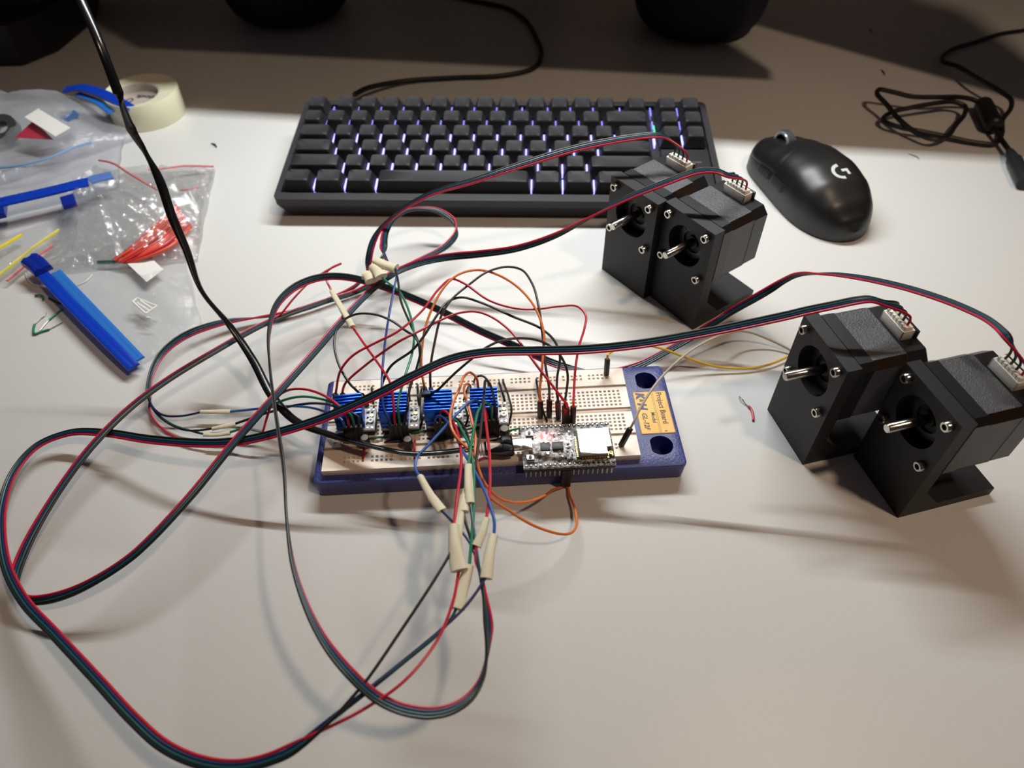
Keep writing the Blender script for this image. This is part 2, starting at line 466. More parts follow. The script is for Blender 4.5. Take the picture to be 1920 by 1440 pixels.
# yellow label
lab = G()
LC = [un(1187, 737, 13), un(1249, 735, 13), un(1266, 812, 13), un(1201, 813, 13)]
lx0, lx1, ly0, ly1 = 89.3, 108.5, -15.6, 15.7
lab.box(((lx0+lx1)/2, 0, BZ+.15), (lx1-lx0, ly1-ly0, .3), 0)
lo = obj('name_plate', lab, M_yel, bb, 'yellow printed label')
ink = G(); ink2 = G()
def lt(gm, s, size, x, y, **k):
    # text runs toward the viewer: letters turned a quarter clockwise
    text_into(gm, s, size, Mx.Translation((x, y, BZ+.33)) @ Mx.Rotation(-math.pi/2, 4, 'Z'), **k)
lt(ink2, 'Project Board', 4.4, 102.8, 14.6, bold=.07, sx=.95)
lt(ink2, 's', 2.6, 102.8, -13.6, bold=.05)
lt(ink2, 'Model', 3.1, 97.2, -.2, sx=1.0, bold=.05)
lt(ink2, 'GL-12F', 4.0, 92.0, -.4, shear=.25, bold=.1, sx=1.0)
lt(ink, 'K', 6.6, 91.0, 14.8, bold=.4, shear=.2)
lt(ink, '&', 3.6, 92.4, 10.0, bold=.1)
lt(ink, 'H', 6.6, 91.0, 7.0, bold=.4, shear=.2)
for x in (99.9, 100.7): ink2.box((x, 0, BZ+.33), (.16, ly1-ly0-.6, .06))
for x in (lx0+.25, lx1-.25): ink2.box((x, 0, BZ+.33), (.18, ly1-ly0, .06))
for y in (ly0+.2, ly1-.2): ink2.box(((lx0+lx1)/2, y, BZ+.33), (lx1-lx0, .18, .06))
obj('logo', ink, M_ink, lo); obj('lettering', ink2, M_inkd, lo)
# ================= stepper drivers
HX = [-71.0, -46.7, -22.4, 2.5]
def make_driver(loc, label, rot=0.):
    t = thing('stepper_driver', label, 'stepper driver', loc, 0, 'stepper drivers on the breadboard')
    g = G(); g.box((2.8, 0, 4.7), (20.6, 15.3, 1.6), 0, .1)
    for x, y, dx, dy in ((8.6, 4.6, 1.6, .8), (11.0, 4.6, 1.0, .8), (8.6, -3.2, .8, 1.4), (8.8, .9, 1.2, .8), (11.6, 2.6, .7, 1.2)): g.box((x, y, 5.75), (dx, dy, .6), 1, .05)
    for k in range(8):
        for s in (-1, 1): g.cyl((-6.1+2.54*k, 6.35*s, 5.4), (-6.1+2.54*k, 6.35*s, 5.9), .62, n=10, mi=2)
    obj('circuit_board', g, [M_pcbd, M_chip, M_pin], t)
    for s in (-1, 1):
        h = G(); h.box((2.8, 6.35*s, 2.6), (20.4, 2.5, 2.5), 0, .15)
        for k in range(8): h.box((-6.1+2.54*k, 6.35*s, 1.0), (.64, .64, 4.6), 1)
        obj('pin_header', h, [M_house, M_pin], t)
    M = Mx.Rotation(math.radians(rot), 4, 'Z')
    k_ = G(); k_.box((0, 0, 8.0), (15, 15, 3.0), 0, .2, M)
    for i in range(7): k_.box((0, -6.75+2.25*i, 14.0), (15, 1.15, 10.), 0, .18, M)
    c = G(); c.box((0, 0, 6.0), (6, 6, 1.0), 0)
    obj('driver_chip', c, M_chip, t)
    obj('heatsink', k_, M_sink, t, 'blue finned heatsink')
    p = G(); p.cyl((10.6, -1.6, 5.5), (10.6, -1.6, 6.6), 1.75, n=24); 
    pt = obj('trim_potentiometer', p, mat('trim_white', '#f2f0ea', .35), t)
    s_ = G(); s_.box((10.6, -1.6, 6.65), (1.5, .35, .1)); s_.box((10.6, -1.6, 6.65), (.35, 1.5, .1)); obj('cross_slot', s_, M_chip, pt)
    q = G(); q.cyl((10.9, 2.0, 5.5), (10.9, 2.0, 6.3), 1.1, n=18); obj('test_pad', q, M_gold, t)
    return t
DL = ['first blue heatsink driver from the left end of the breadboard', 'second blue heatsink driver from the left, under the crossing flat cable',
      'third blue heatsink driver from the left, orange and brown leads behind it', 'rightmost blue heatsink driver, beside the bare middle of the breadboard']
for i, x in enumerate(HX): make_driver((x, -2.54, HB+.05), DL[i], (5, 0, 0, 0)[i])

# electrolytic capacitors in front of the drivers
for i, (px, py, la) in enumerate([(683, 820, 'round grey-topped capacitor in front of the leftmost heatsink driver'), (764, 823, 'round grey-topped capacitor in front of the second heatsink driver'),
                                 (946, 803, 'round grey-topped capacitor in front of the rightmost heatsink driver')]):
    p = un(px, py, HB+8)
    t = thing('electrolytic_capacitor', la, 'capacitor', (p.x, p.y, HB), 0, 'electrolytic capacitors on the breadboard')
    g = G(); g.lathe([(0, .9), (2.2, .9), (2.5, 1.2), (2.42, 1.7), (2.5, 2.0), (2.5, 7.8), (2.3, 8.1), (1.95, 8.1), (1.95, 7.9), (0, 7.9)], 24)
    for s in (-1, 1): g.cyl((s*.9, 0, -1.4), (s*.9, 0, 1), .25, n=6)
    obj('sleeve', g, M_blk, t)
    g = G(); g.lathe([(0, 8.12), (1.9, 8.02), (1.95, 7.92)], 20); g.box((0, 0, 8.1), (2.6, .18, .08), 0); g.box((0, 0, 8.1), (.18, 2.6, .08), 0)
    obj('can_top', g, M_cap_al, t)

# ================= microcontroller board
e = thing('microcontroller_board', 'white microcontroller board with a silver radio shield at the breadboard edge', 'circuit board', (46.1, -26.65, 0))
ex, ey = 46.1, -26.65
g = G(); g.box((0, 0, 21.2), (48.8, 28.2, 1.6), 0, .12)
for s in (-1, 1):
    for k in range(19): g.cyl((-22.86+2.54*k, 12.7*s, 22.0), (-22.86+2.54*k, 12.7*s, 22.25), .85, n=12, mi=1); 
obj('circuit_board', g, [M_pcbw, M_chip], e)
for s, nm in ((1, 'rear'), (-1, 'front')):
    h = G(); h.box((0, 12.7*s, 19.1), (48.3, 2.5, 2.54), 0, .15)
    for k in range(19): h.box((-22.86+2.54*k, 12.7*s, 17.4 if s < 0 else 18.2), (.64, .64, 10.4 if s < 0 else 9.0), 1)
    obj('pin_header', h, [M_house, M_pin], e)
def L(px, py, z):
    p = un(px, py, z); return p.x-ex, p.y-ey
a = L(1082, 804.5, 25.3); b = L(1133, 849.5, 25.3); c = L(1143, 832, 25.3)
x0, y1 = a; y0 = b[1]; x1 = L(1141, 805, 25.3)[0]
m = G(); m.box(((x0+x1)/2-.3, (y0+y1)/2-.2, 22.4), (x1-x0+2.6, y1-y0+1.6, .8), 0, .05)
for k in range(10): m.box((x0+1.2+1.5*k, y0-.9, 22.5), (.8, .9, .9), 1)
for k in range(12): m.box((x0-1.4, y0+.6+1.15*k, 22.5), (.9, .7, .9), 1)
obj('radio_module', m, [M_chip, M_gold], e)
s_ = G()
s_.prism([(x0, y0), (x1-2.6, y0), (x1-2.6, y0+4.6), (x1, y0+4.6), (x1, y1), (x0, y1)], 22.8, 25.2)
obj('shield', s_, M_shield, e, 'silver metal shield')
q = G(); q.box((x1-.8, y0+1.0, 23.0), (2.6, 2.6, .5), 0); q.lathe([(1.0, 23.2), (1.0, 24.4), (.75, 24.4), (.75, 23.4)], 16, c=(x1-.8, y0+1.0)); q.cyl((x1-.8, y0+1., 23.2), (x1-.8, y0+1., 24.2), .25, n=8)
obj('antenna_socket', q, M_gold, e)
def chip(name, pa, pb, z0, h, m_, lead=None, b=.12, par=e, label=None):
    a = L(pa[0], pa[1], z0+h); b_ = L(pb[0], pb[1], z0+h)
    g = G(); cx, cy = (a[0]+b_[0])/2, (a[1]+b_[1])/2; dx, dy = abs(a[0]-b_[0]), abs(a[1]-b_[1])
    g.box((cx, cy, z0+h/2), (dx, dy, h), 0, b)
    if lead:
        n = lead
        for k in range(n):
            for sg in (-1, 1): g.box((cx-dx/2+dx*(k+.5)/n, cy+sg*(dy/2+.35), z0+.2), (dx/n*.45, .9, .3), 1)
    obj(name, g, [m_, M_pin], par, label); return cx, cy
chip('serial_chip', (1012.6, 829.5), (1032, 843.5), 22., 1.0, M_chip, 6)
chip('voltage_regulator', (1035, 828.5), (1057, 841), 22., 1.6, M_chip, 3)
chip('regulator_tab', (1041, 840), (1051, 846), 22., .4, M_pin)
for pa, pb in (((986, 806.5), (998.5, 817)), ((988, 851.5), (1001, 861.5))):
    a = L(*pa, 23.8); b_ = L(*pb, 23.8); cx, cy = (a[0]+b_[0])/2, (a[1]+b_[1])/2
    g = G(); g.box((cx, cy, 22.8), (4.0, 3.4, 1.6), 0, .15)
    bt = obj('push_button', g, M_shield, e)
    g = G(); g.cyl((cx, cy, 23.6), (cx, cy, 24.2), .9, n=16); obj('button_cap', g, M_chip, bt)
    g = G(); g.box((cx, cy-2.3, 22.4), (4.0, 1.1, .8), 0, .05); obj('button_frame', g, M_chip, bt)
a = L(977.7, 822, 24.8); b_ = L(999, 843, 24.8)
g = G(); g.box(((a[0]+b_[0])/2, (a[1]+b_[1])/2, 23.4), (abs(b_[0]-a[0]), abs(a[1]-b_[1]), 2.8), 0, .3)
obj('usb_port', g, M_shield, e)
chip('power_light', (1019, 814), (1023, 818), 22., .6, M_ledr, par=e, label='glowing red light')
cs = G()
r2 = random.Random(3)
for k in range(34):
    x, y = r2.uniform(-13, 2.5), r2.uniform(-9.5, 9.0)
    if abs(x+5) < 3.2 and abs(y) < 4: continue
    cs.box((x, y, 22.3), (r2.choice((.9, .6, 1.2)), r2.choice((.6, 1.1, .8)), .6), r2.choice((0, 0, 1, 2)))
obj('surface_components', cs, [M_chip, M_shield, mat('ceramic_tan', '#a58c6c', .5)], e)
lg = G()
for k, px in enumerate((1066, 1072, 1078)):
    pass
tm = Mx.Translation((3.6, 9.0, 22.02))
for k in range(5): lg.box((4.1+1.1*k, 8.6, 22.05), (.7, 1.3, .08)); lg.box((4.6+1.1*k, -9.0, 22.05), (.7, 1.3, .08))
obj('silkscreen', lg, M_chip, e)

# ================= short hookup wires plugged into the board
def hook(pts, col, label, r=.62, grp='short hookup wires on the breadboard'):
    g = G(); P = W(*pts)
    for i in (0, -1): P[i].z = min(P[i].z, HB-.8)
    wire(g, P, r, 8, step=.9); place(spl([tuple(p) for p in P], 1.5), r, label)
    return single('hookup_wire', g, WC[col], label, 'wire', grp)
zb = HB
K = [([(697, 724, zb), (697, 730, zb+3), (699, 748, zb+3), (700, 757, zb)], 'black', 'short black hookup wire right of the leftmost heatsink, upper of two'),
     ([(700, 760, zb), (702, 772, zb+3), (704, 800, zb+3), (696, 815, zb)], 'black', 'short black hookup wire right of the leftmost heatsink, lower of two'),
     ([(783, 719, zb), (783, 728, zb+4), (784, 748, zb+4), (787, 765, zb)], 'black', 'short black hookup wire right of the second heatsink, left of two'),
     ([(792, 723, zb), (790, 732, zb+4), (787, 765, zb+5), (791, 790, zb+4), (784, 812, zb)], 'black', 'long black hookup wire right of the second heatsink, right of two'),
     ([(878, 723, zb), (876, 730, zb+3), (868, 752, zb)], 'black', 'short black hookup wire between the third and fourth heatsinks'),
     ([(872, 757, zb), (874, 768, zb+3), (877, 785, zb+3), (871, 801, zb)], 'black', 'black hookup wire between third and fourth heatsinks, under the orange lead'),
     ([(936, 714, zb), (937, 720, zb+3), (943, 740, zb+3), (947, 753, zb)], 'black', 'short black hookup wire right of the rightmost heatsink, left of two'),
     ([(943, 711, zb), (945, 720, zb+4), (954, 745, zb+4), (959, 772, zb+4), (952, 800, zb)], 'black', 'long black hookup wire right of the rightmost heatsink, right of two'),
     ([(1005.5, 709, zb), (1006, 715, zb+3), (1010, 740, zb+3), (1020, 775, zb+3), (1026, 789, zb)], 'black', 'black hookup wire left of the orange lead in the middle of the breadboard'),
     ([(888, 716, zb), (893, 707, zb+6), (905, 705, zb+8), (913, 712, zb+7), (916, 722, zb)], 'black', 'black hookup wire arching behind the rightmost heatsink'),
     ([(720, 829, zb), (728, 827, zb+1.5), (748, 827, zb+1.5), (757, 826, zb)], 'black', 'black hookup wire lying in front of the second driver'),
     ([(803, 821, zb), (815, 826, zb+1.5), (835, 823, zb+2), (848, 819, zb)], 'black', 'black hookup wire lying in front of the third driver'),
     ([(893, 818, zb), (905, 819, zb+1.5), (925, 818, zb+1.5), (938, 816, zb)], 'black', 'black hookup wire lying in front of the rightmost driver'),
     ([(691, 823, zb), (697, 821.5, zb+1.5), (712, 820, zb+1.5), (722, 819, zb)], 'green', 'green hookup wire between the first and second drivers'),
     ([(770, 812, zb), (776, 811, zb+1.5), (792, 808, zb+1.5), (802, 806, zb)], 'green', 'green hookup wire between the second and third drivers'),
     ([(872, 807, zb), (876, 805, zb+1.5), (884, 803, zb+1.5), (890, 802, zb)], 'green', 'green hookup wire between the third and fourth drivers'),
     ([(953, 809, zb), (958, 807, zb+2), (970, 804, zb+3), (979, 801, zb)], 'green', 'green hookup wire reaching the white microcontroller board'),
     ([(692, 828, zb), (689, 830, zb+2), (683, 845, zb+3), (680, 862, zb)], 'red', 'red hookup wire in front of the leftmost driver'),
     ([(778, 825, zb), (777, 828, zb+4), (777, 845, zb+5), (777, 859, zb)], 'red', 'red hookup wire in front of the second driver'),
     ([(944, 811, zb), (944, 814, zb+1.5), (943, 820, zb+1.5), (942, 824, zb)], 'red', 'tiny red hookup wire below the rightmost round capacitor'),
     ([(898, 863, zb), (901, 861, zb+2), (908, 859, zb+2), (911, 858, zb)], 'red', 'red hookup wire under the USB plug collar')]
for p, c, l in K: hook(p, c, l)

# ================= stepper motors on printed brackets
MO = [(102.07, 128.10, -.96710315), (130.13, 96.29, -1.01422298), (174.40, -12.14, -1.37751269), (212.96, -48.76, -1.36774498)]
ZC = 55.4
YZ = Mx(((0, 0, 1, 0), (1, 0, 0, 0), (0, 1, 0, 0), (0, 0, 0, 1)))       # prism (a, b, h) -> x=h, y=a, z=b
XZ = Mx(((1, 0, 0, 0), (0, 0, -1, 0), (0, 1, 0, 0), (0, 0, 0, 1)))      # prism (a, b, h) -> x=a, y=-h, z=b
def circ(cx, cy, r, n=40): return [(cx+r*math.cos(2*math.pi*k/n), cy+r*math.sin(2*math.pi*k/n)) for k in range(n)]
def sq(h, c, cy=0): return [(h-c, cy-h), (h, cy-h+c), (h, cy+h-c), (h-c, cy+h), (-h+c, cy+h), (-h, cy+h-c), (-h, cy-h+c), (-h+c, cy-h)]
def make_motor(label, loc, rz):
    t = thing('stepper_motor', label, 'stepper motor', loc, rz, 'stepper motors on printed brackets')
    g = G(); g.prism([(-20.9, 0), (20.9, 0), (20.9, 76.2), (-20.9, 76.2)], -8, 0, [circ(0, ZC, 13.6)], 0, YZ)
    g.prism([(-8, 0), (-8, 20), (-21, 6), (-56, 6), (-56, 0)], -20.9, 20.9, (), 0, XZ)
    obj('bracket', g, M_print, t, 'black printed bracket', ang=20)
    f = G(); f.prism(sq(21.15, 3.2, ZC), -15.5, -8.05, (), 0, YZ); 
    f.lathe([(0, 0), (7.4, 0), (7.4, 1.2), (11, 1.2), (11, 0)], 40, 0, Mx.Translation((-8.05, 0, ZC)) @ Mx.Rotation(math.pi/2, 4, 'Y'))
    for an in (.3, 2.4, 4.5): f.cyl((-7.9, 8.9*math.cos(an), ZC+8.9*math.sin(an)), (-6.8, 8.9*math.cos(an), ZC+8.9*math.sin(an)), .8, n=10, mi=1)
    obj('front_cap', f, [M_motor, M_plate], t, ang=25)
    s = G()
    st = [(17.2, -21.0), (21.0, -17.2), (21.0, 17.2), (17.2, 21.0), (-17.2, 21.0), (-21.0, 17.2), (-21.0, -17.2), (-17.2, -21.0)]
    st = [(a, b+ZC) for a, b in st]
    s.prism(st, -34.5, -15.5, (), 0, YZ)
    obj('stator', s, [M_stat], t, 'dark grey laminated middle section', ang=25)
    for sx in (-1, 1):
        for sz in (-1, 1):
            c4 = G()
            a = (sx*17.3, ZC+sz*21.08); b = (sx*21.08, ZC+sz*17.3)
            for k in range(24):
                x = -34.2+.78*k
                c4.raw([(x, a[0], a[1]), (x+.55, a[0], a[1]), (x+.55, b[0], b[1]), (x, b[0], b[1])], [(0, 1, 2, 3)])
            c4.raw([(-34.4, a[0]*.999, a[1]-sz*.1), (-15.6, a[0]*.999, a[1]-sz*.1), (-15.6, b[0]*.999, b[1]-sz*.02), (-34.4, b[0]*.999, b[1]-sz*.02)], [(0, 1, 2, 3)])
            obj('lamination_edge', c4, M_brown, t, 'bronze-brown stacked sheet edges')
    r = G(); r.prism(sq(21.15, 4.6, ZC), -45.5, -34.5, (), 0, YZ)
    r.box((-44.3, 0, ZC+23.4), (1.6, 19, 5.6), 0, .3)
    r.cyl((-45.4, 0, ZC), (-46.6, 0, ZC), 7, n=28)
    obj('rear_cap', r, M_motor, t, ang=25)
    sh = G(); M = Mx.Translation((0, 0, ZC)) @ Mx.Rotation(math.pi/2, 4, 'Y')
    sh.lathe([(0, -8), (2.5, -8), (2.5, 15.4), (2.1, 16), (0, 16)], 28, 0, M)
    shf = obj('shaft', sh, M_steel, t, 'polished steel shaft')
    b = G(); b.lathe([(2.6, -8), (4.1, -7.7), (4.1, -6.6), (2.6, -6.6)], 28, 0, M); obj('bearing', b, M_steeld, t)
    for sy in (-1, 1):
        for sz in (-1, 1):
            k = G(); Ms = Mx.Translation((0, 15.5*sy, ZC+15.5*sz)) @ Mx.Rotation(math.pi/2, 4, 'Y')
            k.lathe([(0, -4), (1.4, -4), (1.4, .05), (2.75, .05), (2.75, 2.5), (2.4, 3.0), (1.55, 3.0), (1.45, 1.2), (0, 1.1)], 24, 0, Ms)
            kk = obj('screw', k, M_steel, t, ang=50)
            h = G(); h.prism([(1.42*math.cos(math.pi/3*i), 1.42*math.sin(math.pi/3*i)) for i in range(6)], 1.15, 1.3, (), 0, Ms); obj('hex_socket', h, M_steeld, kk)
    j = G()
    j.box((-39.2, 0, ZC+21.6), (6.6, 17.2, 1.6), 0, .3); j.box((-36.3, 0, ZC+24), (.8, 17.2, 5.2), 0, .15); j.box((-42.3, 0, ZC+24), (.8, 17.2, 5.2), 0, .15)
    for s_ in (-1, 1): j.box((-39.2, s_*8.2, ZC+24), (6.6, .8, 5.2), 0, .15)
    obj('wire_socket', j, M_jst, t, 'white wire socket')
    return t
ML = ['back left black stepper motor, overlapping the keyboard corner', 'black stepper motor beside the mouse, front one of the back pair',
      'black stepper motor right of the yellow wire, rear one of the right pair', 'front right black stepper motor at the right photo edge']
for (x, y, a), l in zip(MO, ML):
    make_motor(l, (x, y, 0), a-math.pi/2)
def mpt(i, xl, yl, z):
    x, y, a = MO[i]; w = V((math.cos(a), math.sin(a), 0)); n = V((w.y, -w.x, 0))
    return V((x, y, z))+n*xl+w*yl
# ================= wires
def plug(g, p, q, mi=0, w=2.5):
    """square pin housing from p to q"""
    p, q = V(p), V(q); d = (q-p).normalized()
    M = Mx.Translation(p) @ d.to_track_quat('Z', 'Y').to_matrix().to_4x4()
    g.box((0, 0, (q-p).length/2), (w, w, (q-p).length), mi, .25, M)
def tape_wrap(par, pts, r=2.1, seed=0):
    rr = random.Random(seed)
    q = spl([tuple(p) for p in pts], 2.0); n = len(q); g = G()
    rows = []
    for i, p in enumerate(q):
        t = (V(q[min(n-1, i+1)])-V(q[max(0, i-1)])).normalized()
        x = t.cross(V((0, 0, 1)))
        x = x.normalized() if x.length > .1 else V((1, 0, 0))
        y = t.cross(x); f = i/(n-1)
        row = []
        for k in range(14):
            an = 2*math.pi*k/14
            a = r*(.8+.35*f)*(1+.10*math.sin(3*an+seed+f*4)+rr.uniform(-.04, .04)); b = r*.62*(1+.10*math.cos(2*an+seed*2+f*3))
            row.append(V(p)+x*(a*math.cos(an))+y*(b*math.sin(an)))
        rows.append(row)
    g.loft(rows)
    obj('tape_wrap', g, M_tape, par, 'cream tape wrapped around the splice', ang=60)

def pin_end(d, k):
    """top of the pin housing k (0 blue, 1 red, 2 green, 3 black) of driver d"""
    return ('w', HX[d]-1.3+2.6*k, -13.97, HB+14)
def lead(par, d, k, col, pts):
    """spliced jumper lead: wire from its splice to the pin housing in front of driver d"""
    pe = pin_end(d, k); x, y, z = pe[1:]
    g = G(); wire(g, W(*pts, ('w', x, y, z+2.5), ('w', x, y, z-.5)), .72, gid='c%d' % d)
    obj('jumper_lead', g, WC[col], par, col.replace('deep', 'dark ')+' lead')
    h = G(); plug(h, (x, y, HB+.4), (x, y, z)); h.box((x, y, HB-1.2), (.6, .6, 3.4), 1)
    obj('pin_housing', h, [M_house, M_pin], par)

RC = ['black', 'teal', 'navy', 'red']; ROFF = ['black', 'green', 'blue', 'red']
def motor_cable(mi, label, ctrl, splits, pitch=1.25):
    """flat four-wire cable from motor mi; ctrl starts over the plug; splits: colour -> end points after the flat part"""
    base = mpt(mi, -39.2, 0, 0)
    t = thing('motor_cable', label, 'cable', tuple(base), 0, 'flat motor cables', world=True)
    cp = mpt(mi, -39.2, 0, 83)
    g = G(); x, y, a = MO[mi]; w = V((math.cos(a), math.sin(a), 0)); n = V((w.y, -w.x, 0))
    R = Mx.Translation(mpt(mi, -39.2, 0, 0)) @ Mx.Rotation(a-math.pi/2, 4, 'Z')
    g.box((0, 0, 81.1), (4.6, 15.2, 5.2), 0, .3, R)
    for k in range(-3, 4): g.box((1.9, k*2.3, 82.6), (1.2, 1.1, 3.2), 0, .15, R)
    obj('wire_plug', g, M_jst, t, 'white plug')
    Ls = ribbon_lines(ctrl, pitch)
    gid = 'c%d' % mi; clear_lines(Ls, .66, gid, 6, 0)
    # fan each line into the plug
    order = (-3, -1, 1, 3)
    for k in range(4):
        py = [-5.6, -1.9, 1.9, 5.6][k]
        e0 = mpt(mi, -39.2, py, 82.5); e1 = mpt(mi, -39.2, py*.9, 88.5)
        pts = [tuple(e0), tuple(e1)]+[tuple(p) for p in Ls[k][2::3]]
        c = RC[k]
        end = splits.get(c)
        if end: pts += [tuple(p) for p in W(*end)]
        g = G(); q = spl(pts, 1.7)
        place(q, .66, gid)
        g.rings([V(p) for p in q], .66, 8)
        obj('ribbon_wire', g, WC[c], t, {'teal': 'green', 'navy': 'blue'}.get(c, c)+' wire of the flat cable')
    return t

# cable of the back left motor: drops behind the taped joints, runs left and ends at the leftmost driver
t = motor_cable(0, 'flat motor cable arching over the keyboard to the leftmost driver',
    [(1262, 262, 94, 0), (1235, 254, 98, 10), (1170, 260, 97, 25), (1080, 278, 92, 30), (980, 308, 84, 30), (890, 338, 74, 20), (800, 366, 62, 10), (742, 402, 48, 0), (706, 440, 34, 0), (692, 478, 25, 0),
     (689, 505, 17, -30), (676, 530, 8, -60), (640, 552, 5, -75), (560, 582, 4, -75), (480, 596, 5, -45), (420, 604, 7, 10), (345, 630, 9, 60), (300, 668, 9, 75), (281, 712, 8, 85), (279, 740, 8, 80)],
    {'navy': [(284, 760, 7), (305, 778, 6), (340, 780, 6), (380, 772, 7)], 'black': [(286, 765, 6), (310, 790, 4), (345, 806, 4), (372, 807, 5), (402, 803, 6)],
     'teal': [(284, 760, 6), (300, 780, 5), (325, 797, 5), (355, 807, 4), (386, 815, 4)], 'red': [(280, 765, 5), (292, 792, 4), (320, 815, 3), (352, 828, 3), (392, 836, 3)]})
for i, s_ in enumerate(([(376, 772, 7), (400, 772, 7), (432, 772, 7)], [(398, 804, 6), (418, 800, 6.5), (442, 795, 7)], [(382, 815, 4), (405, 815, 4), (432, 811, 5)], [(388, 836, 3), (410, 837, 3.2), (436, 834, 4)])):
    tape_wrap(t, W(*s_), 1.5, i)
lead(t, 0, 0, 'blue', [(430, 772, 7), (480, 767, 10), (530, 762, 15), (580, 764, 24), (620, 776, 33), (642, 788, 36)])
lead(t, 0, 3, 'black', [(440, 795, 7), (475, 783, 9), (515, 770, 14), (560, 759, 20), (605, 757, 29), (650, 770, 38), (672, 782, 38)])
lead(t, 0, 2, 'green', [(430, 811, 5), (452, 803, 8), (480, 783, 13), (515, 757, 22), (560, 744, 28), (605, 749, 34), (645, 766, 40), (660, 782, 38)])
lead(t, 0, 1, 'red', [(434, 834, 4), (465, 832, 6), (490, 815, 10), (500, 785, 16), (512, 752, 24), (535, 733, 30), (565, 729, 34), (600, 738, 37), (635, 760, 39), (650, 780, 38)])

# cable of the second back motor: long loop to the left and back to the taped joints above the second driver
t = motor_cable(1, 'flat motor cable looping far left and back to the second driver',
    [(1375, 336, 95, 0), (1350, 322, 99, 5), (1310, 321, 98, 10), (1240, 345, 92, 10), (1170, 374, 82, 0), (1100, 412, 68, -50), (1040, 442, 58, -80), (970, 466, 48, -95), (900, 476, 42, -110), (840, 482, 38, -130), (790, 492, 35, -150), (740, 512, 33, -170),
     (690, 550, 32, -180), (640, 602, 32, -180), (590, 660, 32, -180), (520, 738, 34, -180), (440, 828, 34, -180), (350, 938, 30, -180), (250, 1040, 24, -180), (160, 1098, 17, -175), (95, 1122, 12, -150), (52, 1124, 9, -120), (32, 1108, 8, -90), (28, 1085, 9, -60), (42, 1040, 11, -25), (85, 958, 15, 0), (165, 845, 19, 0), (240, 768, 22, 0), (310, 715, 24, 0),
     (400, 660, 25, 0), (500, 605, 24, 0), (600, 568, 21, 0), (670, 546, 18, 0), (730, 515, 16, 0), (790, 486, 15, 0), (835, 462, 17, -20), (856, 435, 19, -70), (848, 412, 21, -120), (815, 394, 24, -170), (775, 392, 29, -190), (740, 408, 34, -190), (722, 435, 38, -180), (719, 465, 40, -180)],
    {'navy': [(723, 480, 41), (728, 492, 41)], 'teal': [(719, 482, 41), (708, 500, 41), (704, 508, 41)], 'black': [(715, 482, 40), (700, 500, 38), (694, 512, 38)],
     'red': [(722, 482, 38), (718, 502, 36), (690, 532, 24), (640, 557, 17), (570, 580, 16), (525, 598, 18), (514, 601, 21), (526, 590, 25), (552, 558, 29), (584, 526, 31), (615, 506, 32), (640, 494, 33)]})
tape_wrap(t, W((704, 489, 41), (722, 497, 42), (743, 503, 42)), 3.5, 3)
tape_wrap(t, W((698, 501, 40), (706, 507, 41), (716, 519, 42)), 3.5, 5)
tape_wrap(t, W((680, 516, 38), (690, 517, 38), (697, 527, 38)), 3.9, 8)
tape_wrap(t, W((622, 546, 28), (640, 578, 32), (661, 613, 35)), 1.9, 9)
g = G(); wire(g, W((640, 494, 33), (622, 502, 32), (612, 511, 31), (611, 522, 30), (622, 546, 28)), .72, gid='c1'); obj('ribbon_wire', g, WC['red'], t, 'red wire bent back to its splice')
lead(t, 1, 0, 'deepblue', [(738, 501, 42), (744, 508, 42), (738, 545, 41), (728, 600, 40), (719, 670, 43), (716, 730, 42), (720, 768, 38)])
lead(t, 1, 3, 'black', [(740, 500, 42), (746, 525, 42), (752, 565, 42), (768, 605, 40), (786, 650, 44), (784, 690, 46), (769, 722, 45), (764, 765, 40)])
lead(t, 1, 2, 'green', [(712, 516, 41), (730, 532, 41), (748, 546, 41), (764, 576, 41), (776, 625, 42), (772, 665, 45), (757, 712, 45), (746, 760, 40)])
lead(t, 1, 1, 'red', [(660, 612, 35), (690, 655, 41), (715, 690, 44), (732, 718, 45), (738, 760, 40)])

# cable of the rear right motor: across the board, around the left and back under the desk front to the third driver
t = motor_cable(2, 'flat motor cable crossing the breadboard and looping around the front left',
    [(1672, 577, 92, 0), (1640, 562, 96, 0), (1590, 566, 95, 10), (1510, 584, 88, 20), (1400, 608, 80, 25), (1300, 628, 74, 25), (1200, 645, 70, 28), (1100, 655, 67, 30), (1000, 658, 64, 30), (920, 660, 62, 30), (850, 672, 60, 30), (780, 702, 57, 28), (720, 733, 53, 25), (650, 766, 47, 22), (590, 790, 42, 20),
     (500, 815, 36, 20), (430, 828, 31, 25), (360, 830, 27, 25), (280, 824, 22, 20), (200, 812, 16, 10), (130, 812, 11, 0), (70, 836, 9, 0), (28, 882, 9, 0), (6, 940, 10, 0), (2, 1000, 12, 0), (14, 1068, 14, 0), (46, 1128, 17, 10), (100, 1186, 22, 20), (180, 1272, 30, 20), (250, 1348, 35, 10),
     (310, 1400, 38, 0), (380, 1430, 40, 0), (450, 1436, 42, 0), (520, 1418, 44, 0), (570, 1392, 46, 0)],
    {'red': [(620, 1362, 48), (690, 1325, 50), (760, 1275, 52), (820, 1200, 53), (850, 1125, 53), (860, 1072, 53)], 'teal': [(620, 1352, 47), (680, 1305, 49), (760, 1240, 50), (820, 1190, 51), (846, 1160, 51), (856, 1140, 51)],
     'navy': [(620, 1346, 48), (680, 1300, 50), (760, 1236, 50), (830, 1178, 51), (870, 1140, 52), (897, 1105, 53), (912, 1080, 53)], 'black': [(622, 1350, 50), (660, 1308, 52), (690, 1272, 53), (750, 1185, 54), (800, 1110, 55), (840, 1045, 55), (858, 1010, 55)]})
tape_wrap(t, W((851, 986, 55), (853, 1020, 55), (862, 1070, 54)), 3.2, 11)
